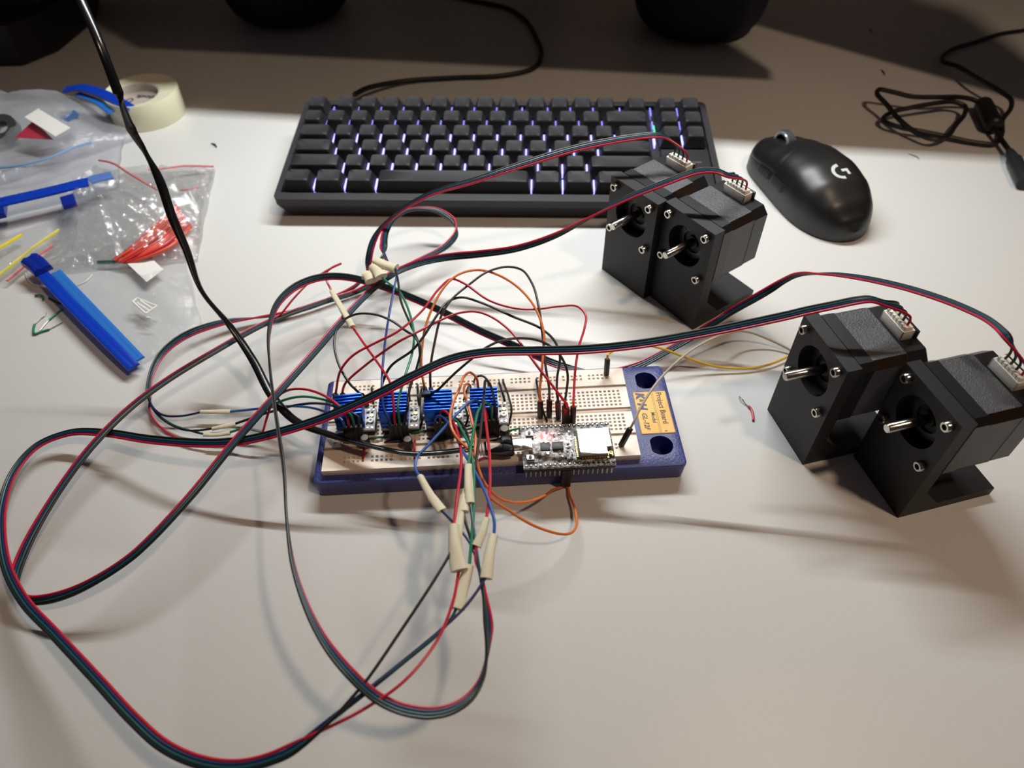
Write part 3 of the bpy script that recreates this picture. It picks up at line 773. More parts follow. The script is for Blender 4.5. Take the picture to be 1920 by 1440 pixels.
tape_wrap(t, W((879, 1060, 53), (869, 1100, 52), (857, 1142, 51)), 2.7, 12)
tape_wrap(t, W((926, 1003, 54), (918, 1040, 54), (911, 1085, 53)), 2.4, 13)
tape_wrap(t, W((870, 928, 53), (862, 975, 54), (854, 1012, 55)), 2.0, 14)
lead(t, 2, 1, 'red', [(851, 986, 55), (857, 932, 54), (864, 880, 51), (864, 845, 49), (858, 812, 47), (848, 787, 45), (836, 772, 42), (826, 772, 38)])
lead(t, 2, 2, 'green', [(880, 1060, 53), (885, 1000, 54), (889, 930, 53), (887, 870, 51), (880, 836, 49), (867, 808, 46), (855, 788, 42), (840, 784, 37)])
lead(t, 2, 0, 'blue', [(926, 1004, 54), (927, 980, 55), (918, 945, 55), (905, 912, 54), (888, 880, 51), (868, 846, 48), (850, 808, 44), (835, 786, 40), (822, 780, 37)])
lead(t, 2, 3, 'black', [(872, 926, 53), (880, 880, 51), (881, 850, 49), (876, 815, 46), (865, 792, 42), (852, 784, 37)])

# cable of the front right motor: behind the board, up, and down in a big loop to the rightmost driver
t = motor_cable(3, 'flat motor cable passing behind the breadboard and looping down the front',
    [(1896, 655, 96, 0), (1888, 632, 98, 0), (1850, 598, 96, 0), (1780, 566, 90, 5), (1700, 540, 82, 5), (1610, 520, 72, 0), (1540, 513, 62, -20), (1490, 516, 53, -70), (1440, 545, 42, -130), (1370, 585, 28, -165), (1300, 630, 17, -180), (1240, 664, 8, -180), (1190, 688, 4, -150), (1140, 698, 3, -90), (1085, 694, 4, -20), (1040, 682, 7, 40),
     (980, 655, 12, 55), (900, 620, 18, 60), (800, 570, 22, 60), (720, 538, 24, 60), (660, 522, 29, 68), (610, 519, 35, 74), (560, 534, 41, 72), (520, 570, 46, 80), (504, 625, 50, 95), (506, 690, 52, 103), (516, 770, 54, 106), (532, 880, 56, 106), (538, 980, 57, 100), (552, 1070, 57, 80), (590, 1170, 56, 55), (640, 1245, 54, 30), (700, 1302, 52, 20), (760, 1329, 50, 10),
     (820, 1334, 49, 10), (870, 1316, 48, 20), (902, 1275, 48, 60), (914, 1215, 49, 100), (916, 1160, 50, 150)],
    {'red': [(912, 1120, 51), (902, 1078, 52), (892, 1052, 53), (893, 1024, 54)], 'teal': [(908, 1120, 51), (898, 1062, 53), (889, 1000, 54), (882, 945, 54)],
     'black': [(906, 1115, 51), (894, 1050, 52), (882, 1008, 53), (873, 980, 54), (869, 958, 54)], 'navy': [(906, 1115, 51), (896, 1058, 53), (880, 1016, 53), (855, 985, 53), (828, 957, 52)]})
tape_wrap(t, W((912, 972, 55), (905, 995, 55), (893, 1024, 54)), 1.9, 21)
tape_wrap(t, W((878, 872, 53), (878, 905, 54), (881, 944, 54)), 2.1, 22)
tape_wrap(t, W((874, 918, 52), (871, 940, 53), (869, 960, 54)), 2.2, 23)
tape_wrap(t, W((787, 893, 48), (805, 924, 50), (829, 958, 52)), 2.0, 24)
lead(t, 3, 1, 'red', [(912, 972, 55), (918, 920, 54), (918, 860, 51), (912, 800, 47), (907, 765, 44), (904, 752, 40)])
lead(t, 3, 2, 'green', [(878, 873, 53), (882, 845, 51), (890, 800, 48), (899, 765, 46), (911, 754, 43), (921, 762, 40)])
lead(t, 3, 0, 'blue', [(788, 894, 48), (779, 880, 47), (782, 858, 46), (802, 836, 46), (830, 806, 46), (858, 775, 46), (880, 753, 45), (894, 750, 42)])
lead(t, 3, 3, 'black', [(874, 918, 52), (888, 880, 51), (896, 840, 49), (903, 790, 47), (908, 735, 45), (911, 712, 43), (918, 720, 41), (928, 755, 38)])

# long jumper wires arching behind the drivers to the middle of the board
def jumper(label, col, pts, top, ang=(0, 0), second=None, z1=None, grp='jumper wires on the breadboard', cat='jumper wire'):
    """wire ending in a pin housing; top = px, py, z of the housing's top, its foot on the board below"""
    p = un(*top); foot = V((p.x+ang[0], p.y+ang[1], HB+.3 if z1 is None else z1))
    d = (p-foot).normalized()
    t = thing('jumper_wire', label, cat, (foot.x, foot.y, foot.z), 0, grp, world=True)
    g = G(); wire(g, W(*pts)+[p+d*3, p-d*1], .72, gid=label); obj('insulated_wire', g, WC[col], t)
    h = G(); plug(h, foot, p); f2 = foot-d*2.2; h.cyl(f2, foot+d, .3, n=6, mi=1); obj('pin_housing', h, [M_house, M_pin], t)
    if second is not None:
        q, qf = V(un(*second[0])), V(un(*second[1]))
        h = G(); plug(h, qf, q); h.cyl(qf+(qf-q).normalized()*2.2, qf, .3, n=6, mi=1); obj('pin_housing', h, [M_house, M_pin], t)
    return t
hb = HB+14
jumper('upper red jumper wire with a sharp bend at its right end', 'red', [(629, 742, 20), (631, 728, 28), (638, 695, 38), (660, 667, 44), (700, 645, 48), (745, 622, 52), (790, 584, 56), (822, 543, 58), (846, 523, 59), (870, 531, 59), (915, 562, 57), (960, 577, 55), (1000, 580, 54), (1050, 574, 53), (1082, 574, 52), (1098, 590, 51), (1096, 615, 49), (1086, 648, 46), (1079, 690, 42), (1076, 735, 36)], (1075, 762, hb), (.3, -.5), ((629, 738, 24), (628, 757, 17)))
jumper('lower red jumper wire crossing in front of the brown lead', 'red', [(642, 745, 20), (643, 730, 26), (652, 708, 34), (680, 682, 40), (720, 658, 44), (770, 632, 48), (815, 606, 51), (855, 588, 53), (892, 584, 53), (925, 596, 52), (958, 622, 50), (982, 652, 48), (1010, 690, 44), (1040, 728, 39), (1058, 752, 35)], (1063, 764, hb), (.8, -.4), ((643, 738, 24), (641, 757, 17)))
jumper('orange jumper wire arching highest behind the third driver', 'orange', [(798, 742, 22), (796, 728, 30), (790, 690, 38), (791, 650, 45), (801, 598, 52), (826, 548, 58), (860, 516, 60), (898, 507, 60), (935, 516, 59), (968, 537, 57), (996, 568, 55), (1012, 598, 53), (1020, 630, 50), (1017, 680, 45), (1012, 735, 36)], (1013, 752, hb), (.3, -.3), ((797, 729, 30), (799, 748, 18)))
jumper('brown jumper wire arching behind the third driver', 'brown', [(809, 742, 22), (807, 722, 31), (807, 690, 38), (815, 640, 46), (828, 590, 52), (850, 556, 56), (885, 528, 59), (920, 510, 60), (955, 502, 60), (980, 508, 59), (998, 535, 57), (1010, 580, 54), (1018, 630, 50), (1023, 680, 44), (1030, 730, 36)], (1030, 750, hb), (.2, -.4), ((808, 729, 30), (810, 748, 18)))
jumper('black jumper wire from the second driver to the middle of the board', 'black', [(716, 748, 24), (717, 720, 34), (732, 690, 40), (772, 664, 44), (796, 634, 48), (820, 595, 52), (842, 565, 54), (866, 556, 54), (900, 566, 53), (960, 593, 51), (1015, 616, 49), (1040, 640, 46), (1050, 670, 43), (1045, 705, 39), (1044, 735, 35)], (1046, 752, hb), (.8, -.5))
jumper('black jumper wire running low under the crossing flat cable', 'black', [(809, 738, 38), (822, 730, 42), (850, 702, 48), (885, 672, 52), (910, 652, 53), (945, 638, 52), (985, 636, 51), (1022, 645, 49), (1050, 668, 45), (1064, 700, 41), (1062, 735, 36)], (1059, 760, hb), (.5, -.5), ((808, 738, 38), (790, 740, 37.5)))
jumper('black jumper wire looping left above the leftmost driver', 'black', [(768, 752, 24), (768, 730, 34), (782, 702, 40), (791, 672, 42), (781, 648, 44), (762, 625, 46), (735, 602, 47), (700, 589, 46), (664, 590, 44), (638, 606, 42), (627, 636, 40), (634, 680, 38), (655, 716, 35), (676, 738, 28)], (683, 746, 24), (.3, -.3))
jumper('yellow jumper wire sagging toward the rear right motor', 'yellow', [(1500, 655, 2), (1478, 668, 3), (1440, 684, 2.5), (1400, 691, 2.5), (1345, 688, 4), (1290, 672, 10), (1245, 655, 18), (1205, 646, 25), (1170, 648, 29), (1148, 659, 31)], (1139, 673, 30), (.3, -.8))
jumper('pale grey jumper wire rising right of the yellow label', 'white', [(1500, 668, 2), (1478, 654, 3), (1440, 636, 6), (1400, 622, 12), (1360, 626, 22), (1310, 648, 30), (1265, 682, 36), (1228, 722, 38), (1200, 766, 36)], (1182, 803, 29.5), (-4.2, -2.2))

# orange pair from the rightmost driver to the front pins of the microcontroller board
def esp_pin(k): return ex-22.86+2.54*k
for lab, k, pts, s0 in (('orange jumper wire drooping lowest in front of the breadboard', 9, [(897, 738, 24), (896, 722, 36), (893, 706, 42), (882, 695, 45), (871, 704, 46), (862, 728, 47), (851, 755, 47), (845, 788, 47), (849, 815, 47), (861, 833, 47), (876, 843, 47), (889, 853, 47), (897, 875, 47), (902, 903, 45), (918, 930, 40), (955, 958, 32), (1000, 985, 24), (1045, 1000, 16), (1070, 1000, 10), (1081, 985, 7), (1078, 955, 4), (1068, 928, 2.5)], None),
                        ('orange jumper wire with the shallower sag in front of the breadboard', 8, [(884, 740, 24), (881, 722, 36), (876, 716, 40), (870, 724, 42), (872, 742, 43), (880, 768, 44), (887, 798, 45), (892, 825, 45), (891, 848, 46), (896, 876, 45), (908, 906, 42), (928, 930, 37), (955, 941, 30), (990, 941, 20), (1020, 930, 11), (1040, 917, 4)], None)):
    x = esp_pin(k)
    t = thing('jumper_wire', lab, 'jumper wire', (x, -39.35, 2.5), 0, 'jumper wires on the breadboard', world=True)
    g = G(); wire(g, W(*pts)+[V((x, -39.6, 1.6)), V((x, -39.4, 3.2))], .72, gid=lab); obj('insulated_wire', g, WC['orange'], t)
    h = G(); plug(h, (x, -39.35, 2.2), (x, -39.35, 17.2)); obj('pin_housing', h, M_house, t)

# USB cable
t = thing('usb_cable', 'black USB cable running from the upper left to the microcontroller board', 'cable', (17, -26, 23.4), 0, None, world=True)
cp = W((110, -90, 205), (152, 0, 195), (190, 90, 180), (222, 175, 160), (245, 240, 140), (275, 290, 124), (300, 340, 110), (322, 405, 94), (350, 470, 78), (378, 545, 60), (432, 612, 40), (474, 675, 27), (508, 738, 22), (555, 788, 22), (610, 812, 25), (690, 835, 28), (770, 850, 29), (830, 848, 27), (880, 842, 25))
TW = [15, 20, 30, 34, 36, 62, 15, 10, 40, 72, 35, 15, 5, 10, 20, 45, 60, 50, 30, 20]
pe = un(906, 842, 24.2)
q = spl([tuple(p)+(tw,) for p, tw in zip(cp+[pe], TW)], 2.2)
qz = clear_lines([[list(p[:3]) for p in q]], 1.9, 'usb', 2, 8)[0]
q = [list(a[:3])+[b[3]] for a, b in zip(qz, q)]
rows = []
for i, p in enumerate(q):
    tt = (V(q[min(len(q)-1, i+1)][:3])-V(q[max(0, i-1)][:3])).normalized(); x = tt.cross(V((0, 0, 1))).normalized(); y = x.cross(tt)
    tw = math.radians(p[3])
    x2 = x*math.cos(tw)+y*math.sin(tw); y2 = y*math.cos(tw)-x*math.sin(tw)
    rows.append([V(p[:3])+x2*(2.55*math.cos(a*math.pi/6))+y2*(1.35*math.sin(a*math.pi/6)) for a in range(12)])
g = G(); g.loft(rows); obj('cord', g, M_cord, t)
pz = 23.4
e0 = un(979, 833, pz); e1 = un(904, 842, pz); d = (e1-e0).normalized(); R = Mx.Translation(e0) @ d.to_track_quat('X', 'Z').to_matrix().to_4x4()
g = G(); g.box((2.0, 0, 0), (6.2, 6.6, 2.5), 0, .3, R); obj('metal_tip', g, M_shield, t, 'silver plug tip')
g = G(); g.box((8.2, 0, 0), (6.6, 10.6, 6.4), 0, 1.0, R)
def orow(x, w, h): return [R @ V((x, w*math.copysign(abs(math.cos(a))**.6, math.cos(a)), h*math.copysign(abs(math.sin(a))**.6, math.sin(a)))) for a in [2*math.pi*k/24 for k in range(24)]]
g.loft([orow(10.5, 5.2, 3.1), orow(13, 4.9, 3.0), orow(17, 4.2, 2.8), orow(19.5, 3.9, 2.6), orow(20.2, 3.4, 2.2)]); obj('plug_body', g, M_cord, t, ang=50)
g = G(); g.loft([[R @ V((x, w*s_, 2.55+dz)) for s_, dz in ((-1, 0), (-.6, .55), (0, .75), (.6, .55), (1, 0))] for x, w in ((11.6, .6), (13, 2.0), (16, 2.7), (19.2, 3.0))], closed=False, caps=False)
obj('plug_sheen', g, mat('pale_sheen', '#cfc5b6', .35), t, 'pale tapered sheen on the plug')  # the black plug's highlight, made as a pale strip on top
g = G()
for k in range(3): g.loft([orow(20.4+1.5*k, 3.6-.25*k, 2.9-.2*k), orow(21.5+1.5*k, 3.6-.25*k, 2.9-.2*k)])
g.loft([orow(20.2, 2.2, 1.7), orow(26, 1.9, 1.5)])
obj('strain_relief', g, mat('relief_sheen', '#c9beb0', .4), t, 'pale ribbed collar')  # collar's specular shine is put into its pale colour
# ================= keyboard
KL = V((-128.973, 312.3486, 37.8972)); KY, KT = -.0844, .098
kb = thing('mechanical_keyboard', 'black backlit mechanical keyboard behind the breadboard', 'keyboard', tuple(KL), KY, rx=KT)
U_ = 19.05
zfl = lambda y: -(KL.z+y*math.sin(KT))/math.cos(KT)
kx0, kx1, ky0, ky1 = -15., 327., -94.5, 35.5
g = G()
g.prism(rrect(kx0, kx1, ky0, ky1, 5), -15.5, -9.3, [rrect(-10.6, 322.0, -86.6, 29.4, 1.2)][::1])
obj('top_case', g, M_case, kb, ang=30)
g = G()
def lower(ins, z0):
    return [(a, b, z0 if z0 is not None else zfl(b)+1.2) for a, b in rrect(kx0+ins, kx1-ins, ky0+ins, ky1-ins, 5)]
g.loft([lower(.4, -15.5), lower(.8, -18.), lower(5., None)])
for x in (20, 290):
    for y in (-78, 20): g.box((x, y, zfl(y)+1.5), (22, 8, 2.0), 0, .3)
obj('bottom_case', g, M_case2, kb, ang=30)
g = G(); g.box((155.7, -28.6, -14.4), (332.6, 116, 3.2)); obj('switch_plate', g, M_plate, kb)
g = G(); g.box((302.3, -62.5, -10.6), (37.5, 64, 3.0), 0, .6); fp = obj('blank_panel', g, M_case, kb)
lg = G(); lg.box((303, -47, -9.05), (22, 1.6, .1)); obj('faint_mark', lg, mat('faint_print', '#55555a', .5), fp)
def keycap(w, row):
    """keycap w units wide; centre of its top at the origin"""
    g = G(); W0 = w*U_-.95; D0 = 18.1
    tl, th = W0-5.6, 13.4
    ty = (1.6, 1.1, .9, .6, .2, 0)[row]*.6
    rows = []
    for f, z in ((0, -9.0), (.18, -7.6), (.55, -4.4), (.86, -1.4), (.96, -.35), (1.08, .0)):
        a = W0+(tl-W0)*f; b = D0+(th-D0)*f; y = ty*f
        rows.append([(p, q+y, z) for p, q in rrect(-a/2, a/2, -b/2, b/2, .6+1.4*f, 3)])
    L = g.loft(rows, caps=False)
    c = [[(-tl/2*.86*1., ty+(th/2*.8)*s, -.55 if False else -.25) for s in (0,)] for _ in (0,)]
    ring = [(p[0]*.55, ty+(p[1]-ty)*.6, -.45) for p in rows[-1]]
    R2 = [g.bm.verts.new(p) for p in ring]
    n = len(R2)
    for k in range(n): g.face([L[-1][k], L[-1][(k+1) % n], R2[(k+1) % n], R2[k]])
    g.face(R2)
    return finish(g, 'keycap', M_cap, 42)
KM = {}
def key(xc, r, w=1.):
    k = (w, r)
    if k not in KM: KM[k] = keycap(w, r)
    o = bpy.data.objects.new('keycap' if w < 6 else 'space_bar', KM[k]); COL.objects.link(o); o.parent = kb
    dz = (.3, 0, -.6, -1.0, -1.0, -.8)[r]
    o.location = V((xc*U_, (1-r)*U_, dz))*S
    return xc-w/2, xc+w/2
edges = []
def row(r, items):
    x = []
    for xc, w in items: x.append(key(xc, r, w))
    for a, b in zip(x, x[1:]):
        if abs(a[1]-b[0]) < .45: edges.append(((a[1]+b[0])/2, r))
row(0, [(0, 1)]+[(k, 1) for k in (1.25, 2.25, 3.25, 4.25)]+[(k, 1) for k in (5.4, 6.4, 7.4, 8.4)]+[(k, 1) for k in (9.65, 10.65, 11.65, 12.65)]+[(14, 1)]+[(15.33, 1), (16.33, 1)])
row(1, [(k, 1) for k in range(13)]+[(13.5, 2), (15.33, 1), (16.33, 1)])
row(2, [(.25, 1.5)]+[(1.5+k, 1) for k in range(12)]+[(13.75, 1.5), (15.33, 1), (16.33, 1)])
row(3, [(.375, 1.75)]+[(1.75+k, 1) for k in range(11)]+[(13.375, 2.25)])
row(4, [(.625, 2.25)]+[(2.25+k, 1) for k in range(10)]+[(13.125, 2.75)])
row(5, [(.125, 1.25), (1.375, 1.25), (2.625, 1.25), (6.375, 6.25), (10.125, 1.25), (11.375, 1.25), (12.625, 1.25), (13.875, 1.25)])
for x, r in edges:
    g = G(); g.box((x*U_, (1-r)*U_-.5, -10.2), (1.0, 11.5, 4.4), 0)
    if r >= 2: obj('backlight', g, M_led, kb, 'glowing violet-white strip')
    else: obj('backlight', g, mat('backlight_dim', '#8888ff', .4, emit='#8f8dff', estr=.35), kb, 'faint violet strip')
g = G(); g.box((14.72*U_, -1.0, -11.4), (2.6, 9, 1.4)); obj('status_light', g, M_ledg, kb, 'green glowing light')
# its cable
g = G(); P = W((664, 178, 12), (690, 165, 10), (760, 152, 4), (850, 146, 2.6), (940, 142, 2.6), (1000, 128, 2.6), (1015, 102, 2.6), (1005, 70, 3), (985, 38, 3), (950, 15, 3), (890, 2, 3), (820, -12, 3))
Mi = (Mx.Translation(KL) @ Mx.Rotation(KY, 4, 'Z') @ Mx.Rotation(KT, 4, 'X')).inverted()
wire(g, [Mi @ p for p in P], 2.4, 10, step=3); obj('cable', g, M_cord2, kb)

# ================= mouse
mo = thing('computer_mouse', 'black wireless mouse right of the keyboard', 'mouse', (264, 224, 0), math.radians(14))
def mw(y):
    t = y/62.5
    base = 30.2+1.4*math.cos((t+.55)*2.6) 
    e = max(0., 1-abs(t)**(3.2 if t < 0 else 5.0))
    return max(.6, base*e**(.5 if t < 0 else .42))
def mh(y):
    t = y/62.5
    pts = [(-1, 9), (-.92, 18), (-.75, 27.5), (-.5, 35.5), (-.2, 39.3), (.1, 38.3), (.4, 33), (.7, 26.5), (.9, 22), (1, 18)]
    for (a, b), (c, d) in zip(pts, pts[1:]):
        if t <= c:
            f = (t-a)/(c-a); f = f*f*(3-2*f)*.5+f*.5
            return b+(d-b)*f
    return 18
EX, EZ = .62, .72
def msurf(y, an, off=0.):
    w, h = mw(y)+off, mh(y)-1.2+off
    c, s_ = math.cos(an), math.sin(an)
    return V((w*math.copysign(abs(c)**EX, c), y, 1.2+h*abs(s_)**EZ))
def mz(x, y):
    w, h = mw(y), mh(y)-1.2; c = min(1, abs(x)/w)**(1/EX); return 1.2+h*max(0, 1-c*c)**(EZ/2)
ysn = [62.5*math.copysign(abs(math.sin(math.pi/2*k/26))**.8, k) for k in range(-26, 27)]
g = G(); rows = []
for y in ysn:
    r_ = [msurf(y, math.pi*k/36) for k in range(37)]
    w = mw(y)
    r_ += [V((-w*.93, y*.985, .6)), V((-w*.5, y*.98, .4)), V((w*.5, y*.98, .4)), V((w*.93, y*.985, .6))]
    rows.append(r_)
g.loft(rows); obj('shell', g, M_mouse, mo, ang=60)
def patch(name, y0, y1, a0, a1, off, m_, par=mo, n=16, th=.6, label=None, skew=0.):
    g = G(); rows = []
    for i in range(n+1):
        f = i/n; row = []
        for k in range(n+1):
            an = a0+(a1-a0)*k/n; y = y0+(y1-y0)*f+skew*(k/n)*(1-f)
            ed = min(f, 1-f, k/n, 1-k/n)*n
            row.append(msurf(min(61.5, y), an, off if ed >= .99 else -.4))
        rows.append(row)
    g.sheet(rows); return obj(name, g, m_, par, label, ang=60)
patch('main_button', 6, 61, math.radians(22), math.radians(84), .35, M_mouse, skew=4)
patch('main_button', 10, 61, math.radians(96), math.radians(158), .35, M_mouse, skew=-4)
patch('side_button', -8, 10, math.radians(157), math.radians(168), 1.1, M_blk)
patch('side_button', 12, 31, math.radians(157), math.radians(168), 1.1, M_blk)
wy = 42; Mw = Mx.Translation((0, wy, mh(wy)-4.4)) @ Mx.Rotation(math.pi/2, 4, 'Y')
g = G(); g.lathe([(8, -3.6), (10.6, -3.4), (11.4, -2.4), (11.4, 2.4), (10.6, 3.4), (8, 3.6)], 40, 0, Mw); wh = obj('scroll_wheel', g, M_rub, mo)
for s_ in (-1, 1):
    g = G(); g.lathe([(8.2, s_*3.5), (9.0, s_*4.0), (10.4, s_*3.85), (10.7, s_*3.3)], 40, 0, Mw); obj('wheel_rim', g, M_rim, wh)
g = G()
def strip(pts, th, cx, cy):
    rows = []
    for i, p in enumerate(pts):
        a = V(pts[max(0, i-1)]); b = V(pts[min(len(pts)-1, i+1)]); t = (b-a).normalized(); n = V((-t.y, t.x))
        rows.append([V((cx+p[0]+n.x*th*s_, cy+p[1]+n.y*th*s_, 0)) for s_ in (-.5, 0, .5)])
    for r_ in rows:
        for v in r_: v.z = mz(v.x, v.y)+.16
    g.sheet(rows)
cx, cy = 2.5, -25
strip([(6.1*math.cos(a), 6.1*math.sin(a)) for a in [math.radians(88+184*k/22) for k in range(23)]], 2.7, cx, cy)
strip([(.8, .9), (2.5, .9), (4.6, .9), (6.4, .9)], 2.4, cx, cy); strip([(5.2, .9), (5.2, -1.5), (5.2, -3.6)], 2.4, cx, cy)
obj('logo', g, M_logo, mo, 'pale grey emblem')

# ================= tape roll
p = un(281, 209, 0)
rc = V((p.x, p.y, 0))
for _ in range(1):
    t = thing('masking_tape_roll', 'roll of cream masking tape lying on the desk', 'tape', (-299, 398, 0))
g = G(); R1, R0, H_ = 32.5, 20, 24
OX, OY = -4.5, -3.5
ring_ = lambda r, z, ox=0, oy=0: [(ox+r*math.cos(2*math.pi*k/64), oy+r*math.sin(2*math.pi*k/64), z) for k in range(64)]
g.loft([ring_(R0+1.2, 0, OX, OY), ring_(R1-.4, 0), ring_(R1, .6), ring_(R1, H_-.6), ring_(R1-.4, H_), ring_(R0+1.2, H_-2.4, OX, OY)], caps=False); obj('tape', g, M_roll, t)
g = G(); g.lathe([(R0+1.3, .2), (R0, .2), (R0, H_-2.6), (R0+1.3, H_-2.6)], 64, c=(OX, OY)); co = obj('core', g, M_card, t)
g = G(); g.lathe([(R0-.3, 15), (0, 15), (0, 15.4), (R0-.3, 15.4)], 48, c=(OX, OY)); obj('inner_label', g, mat('core_label', '#bdb3ac', .6), co)
g = G()
text_into(g, 'tlock', 8.5, Mx.Translation((14+OX, 8+OY, 15.6)) @ Mx.Rotation(math.radians(170), 4, 'Z'), bold=.3)
text_into(g, 'Cl', 8.5, Mx.Translation((-9+OX, 6+OY, 15.6)) @ Mx.Rotation(math.radians(250), 4, 'Z'), bold=.3)
text_into(g, 'amos', 6.5, Mx.Translation((-9+OX, -13+OY, 15.6)) @ Mx.Rotation(math.radians(5), 4, 'Z'), bold=.3)
text_into(g, 'k', 8.5, Mx.Translation((12+OX, -6+OY, 15.6)) @ Mx.Rotation(math.radians(80), 4, 'Z'), bold=.3)
obj('lettering', g, mat('core_ink', '#4a3f3c', .6), co)

# ================= speakers, stand
SP = [(0, 0), (44, 0), (52, 2), (60, 7), (66, 15), (70, 28), (71, 45), (71, 120), (69, 140), (62, 156), (48, 166), (0, 169)]
def speaker(loc, label, m_):
    t = thing('round_speaker', label, 'speaker', loc, 0, 'round speakers at the back of the desk')
    q = spl([(a, b, 0) for a, b in SP[1:-1]], 3)
    g = G(); g.lathe([(0, 0)]+[(a[0], a[1]) for a in q]+[(0, 169)], 64); obj('mesh_body', g, m_, t)
    g = G(); g.lathe([(0, 169.2), (38, 168.6), (39, 167), (0, 167)], 40); obj('touch_top', g, M_blk, t)
    return t
speaker((251, 557, 0), 'dark navy round speaker at the top edge behind the keyboard', M_spk)
speaker((-201, 630, 0), 'black round speaker at the top edge, left of the keyboard cable', M_spk2)
# black stand at the top left
t = thing('monitor_stand', 'black monitor stand foot in the top left corner', 'stand', (-480, 590, 0))
g = G()
def so(dx, dy, k): return [( -110*k+dx, -78*k+dy), (22*k+dx, -80*k+dy), (46*k+dx, -48*k+dy), (60*k+dx, 30*k+dy), (46*k+dx, 90*k+dy), (-110*k+dx, 90*k+dy)]
g.loft([[(a, b, z) for a, b in so(dx, 0, k)] for z, k, dx in ((0, .96, 0), (2, 1, 0), (22, 1, 0), (40, .98, 2))])
obj('foot', g, M_dark, t)
g = G(); g.loft([[(a, b, z) for a, b in so(dx, 30, k)] for z, k, dx in ((38, .8, 20), (110, .75, 80), (230, .7, 150))]); obj('neck', g, M_dark, t)

# ================= coiled cable at right
t = thing('coiled_cable', 'black cable coiled on the desk behind the mouse', 'cable', (440, 330, 0), 0, None, world=True)
c = lambda x, y, z=2.2: (1600+x*.2222, 40+y*.2222, z)
g = G()
wire(g, W((1960, 44, 4), c(1440, 75), c(1250, 105), c(1030, 175), c(850, 230, 3), c(765, 285, 4), c(760, 340, 6), c(880, 380, 10), c(1050, 480, 14), c(1240, 590, 14), c(1330, 660, 12), c(1330, 730, 9), c(1260, 830, 6), c(1250, 960, 5), c(1190, 1035, 3), c(1080, 1030, 3), c(950, 1010, 3), c(800, 975, 4), c(600, 935, 6), c(400, 895, 7), c(280, 855, 7), c(250, 820, 7), c(330, 765, 9), c(500, 725, 11), c(700, 690, 12), c(850, 680, 11), c(940, 715, 9), c(940, 780, 8), c(860, 880, 7), c(800, 960, 8), c(680, 995, 8),
   c(540, 945, 8), c(400, 840, 11), c(280, 700, 14), c(200, 610, 16), c(215, 575, 17), c(330, 595, 16), c(500, 635, 14), c(700, 640, 15), c(900, 640, 13), c(1010, 660, 11), c(1090, 700, 8)), 2.1, 9, step=3)
obj('cord', g, M_cord2, t)
g = G(); wire(g, W(c(1180, 880, 8), c(1250, 1000, 6), c(1330, 1110, 6)), 2.1, 9); obj('cord', g, M_cord2, t)
a, b = un(*c(1090, 690, 8)), un(*c(1190, 890, 8)); d = (b-a).normalized()
g = G(); g.rings([a-d*1, a+d*1, a+d*3, b-d*3, b-d*1, b+d*1], [4, 6.6, 7.4, 7.4, 6.6, 4], 24); obj('ferrite_core', g, M_blk, t)
a, b = un(*c(1320, 1100, 6)), un(*c(1450, 1370, 6)); d = (b-a).normalized()
g = G(); g.rings([a, a+d*6, a+d*12, a+d*14, b], [3.2, 4.2, 4.6, 6, 6.2], 16)
obj('plug_boot', g, mat('boot_black', '#1d1f24', .5), t)

# ================= scraps on the desk
def scrap(pts, col, label, r=.55, cat='scrap', grp=None, taper=False):
    g = G(); P = W(*pts); q = spl([tuple(p) for p in P], .8); n = len(q)
    g.rings([V(p) for p in q], [r*(.35+.65*math.sin(math.pi*(i+.5)/n)) if taper else r for i in range(n)], 7)
    return g
def scrap1(name, pts, m_, label, r=.55, taper=False):
    return single(name, scrap(pts, None, label, r, taper=taper), m_, label, 'scrap')
def scrap2(pts_i, pts_b, col, label):
    t0 = W(*pts_i)[0]
    t = thing('wire_offcut', label, 'scrap', (t0.x, t0.y, 0), 0, 'wire offcuts on the desk', world=True)
    obj('insulation', scrap(pts_i, None, '', .75), WC[col], t)
    for pb in pts_b: obj('bare_end', scrap(pb, None, '', .32), M_bare, t)
scrap1('plastic_shaving', [(396, 269, .6), (402, 271, .8), (406, 276, .6)], M_blk, 'small dark shaving on the white desk left of the keyboard', .9, True)
scrap1('hair_strand', [(1703, 288, .4), (1711, 291, .4), (1719, 294, .4), (1724, 299, .4)], M_chip, 'short dark hair lying on the desk below the coiled cable', .35, True)
scrap1('lint_speck', [(1652, 130, .5), (1657, 136, .7), (1659, 141, .5)], M_chip, 'dark lint speck on the shaded desk above the coiled cable', .7, True)
scrap1('dust_speck', [(1630, 55, .4), (1633, 57, .5), (1636, 58, .4)], M_chip, 'tiny dust speck on the shaded desk right of the navy speaker', .7, True)
scrap2([(1404, 762, .8), (1409, 768, .8), (1412, 778, .8), (1412.5, 788, .8)], [[(1404, 762, .8), (1398, 758, .8), (1394, 752, 1.5), (1391, 748, 2), (1386, 743.5, .7)]], 'red', 'red wire offcut with bare end, left of the rear right motor')
scrap2([(66, 554, .8), (74, 553, 1.4), (80, 556, 1), (81, 562, .8)], [], 'green', 'tiny curled green wire offcut above the blue zip bag corner')
scrap2([(92, 559, .8), (103, 565, .8), (113, 569, .8)], [], 'black', 'short black wire offcut poking from under the blue zip')
scrap2([(118, 579, .8), (105, 589, .8), (92, 600, .8)], [[(92, 600, .8), (83, 610, .8), (75, 620, .8)]], 'green', 'straight green wire offcut with bare end by the blue zip')
scrap2([(65, 608, .8), (63, 618, .8), (65, 626, 1.2), (78, 622, .8), (92, 618, .8)], [[(65, 608, .8), (76, 598, .8), (84, 592, .8), (87, 586, .8)], [(92, 618, .8), (105, 611, .8), (118, 604, .8)]], 'green', 'bent green wire offcut with two bare ends, lowest of the scraps')
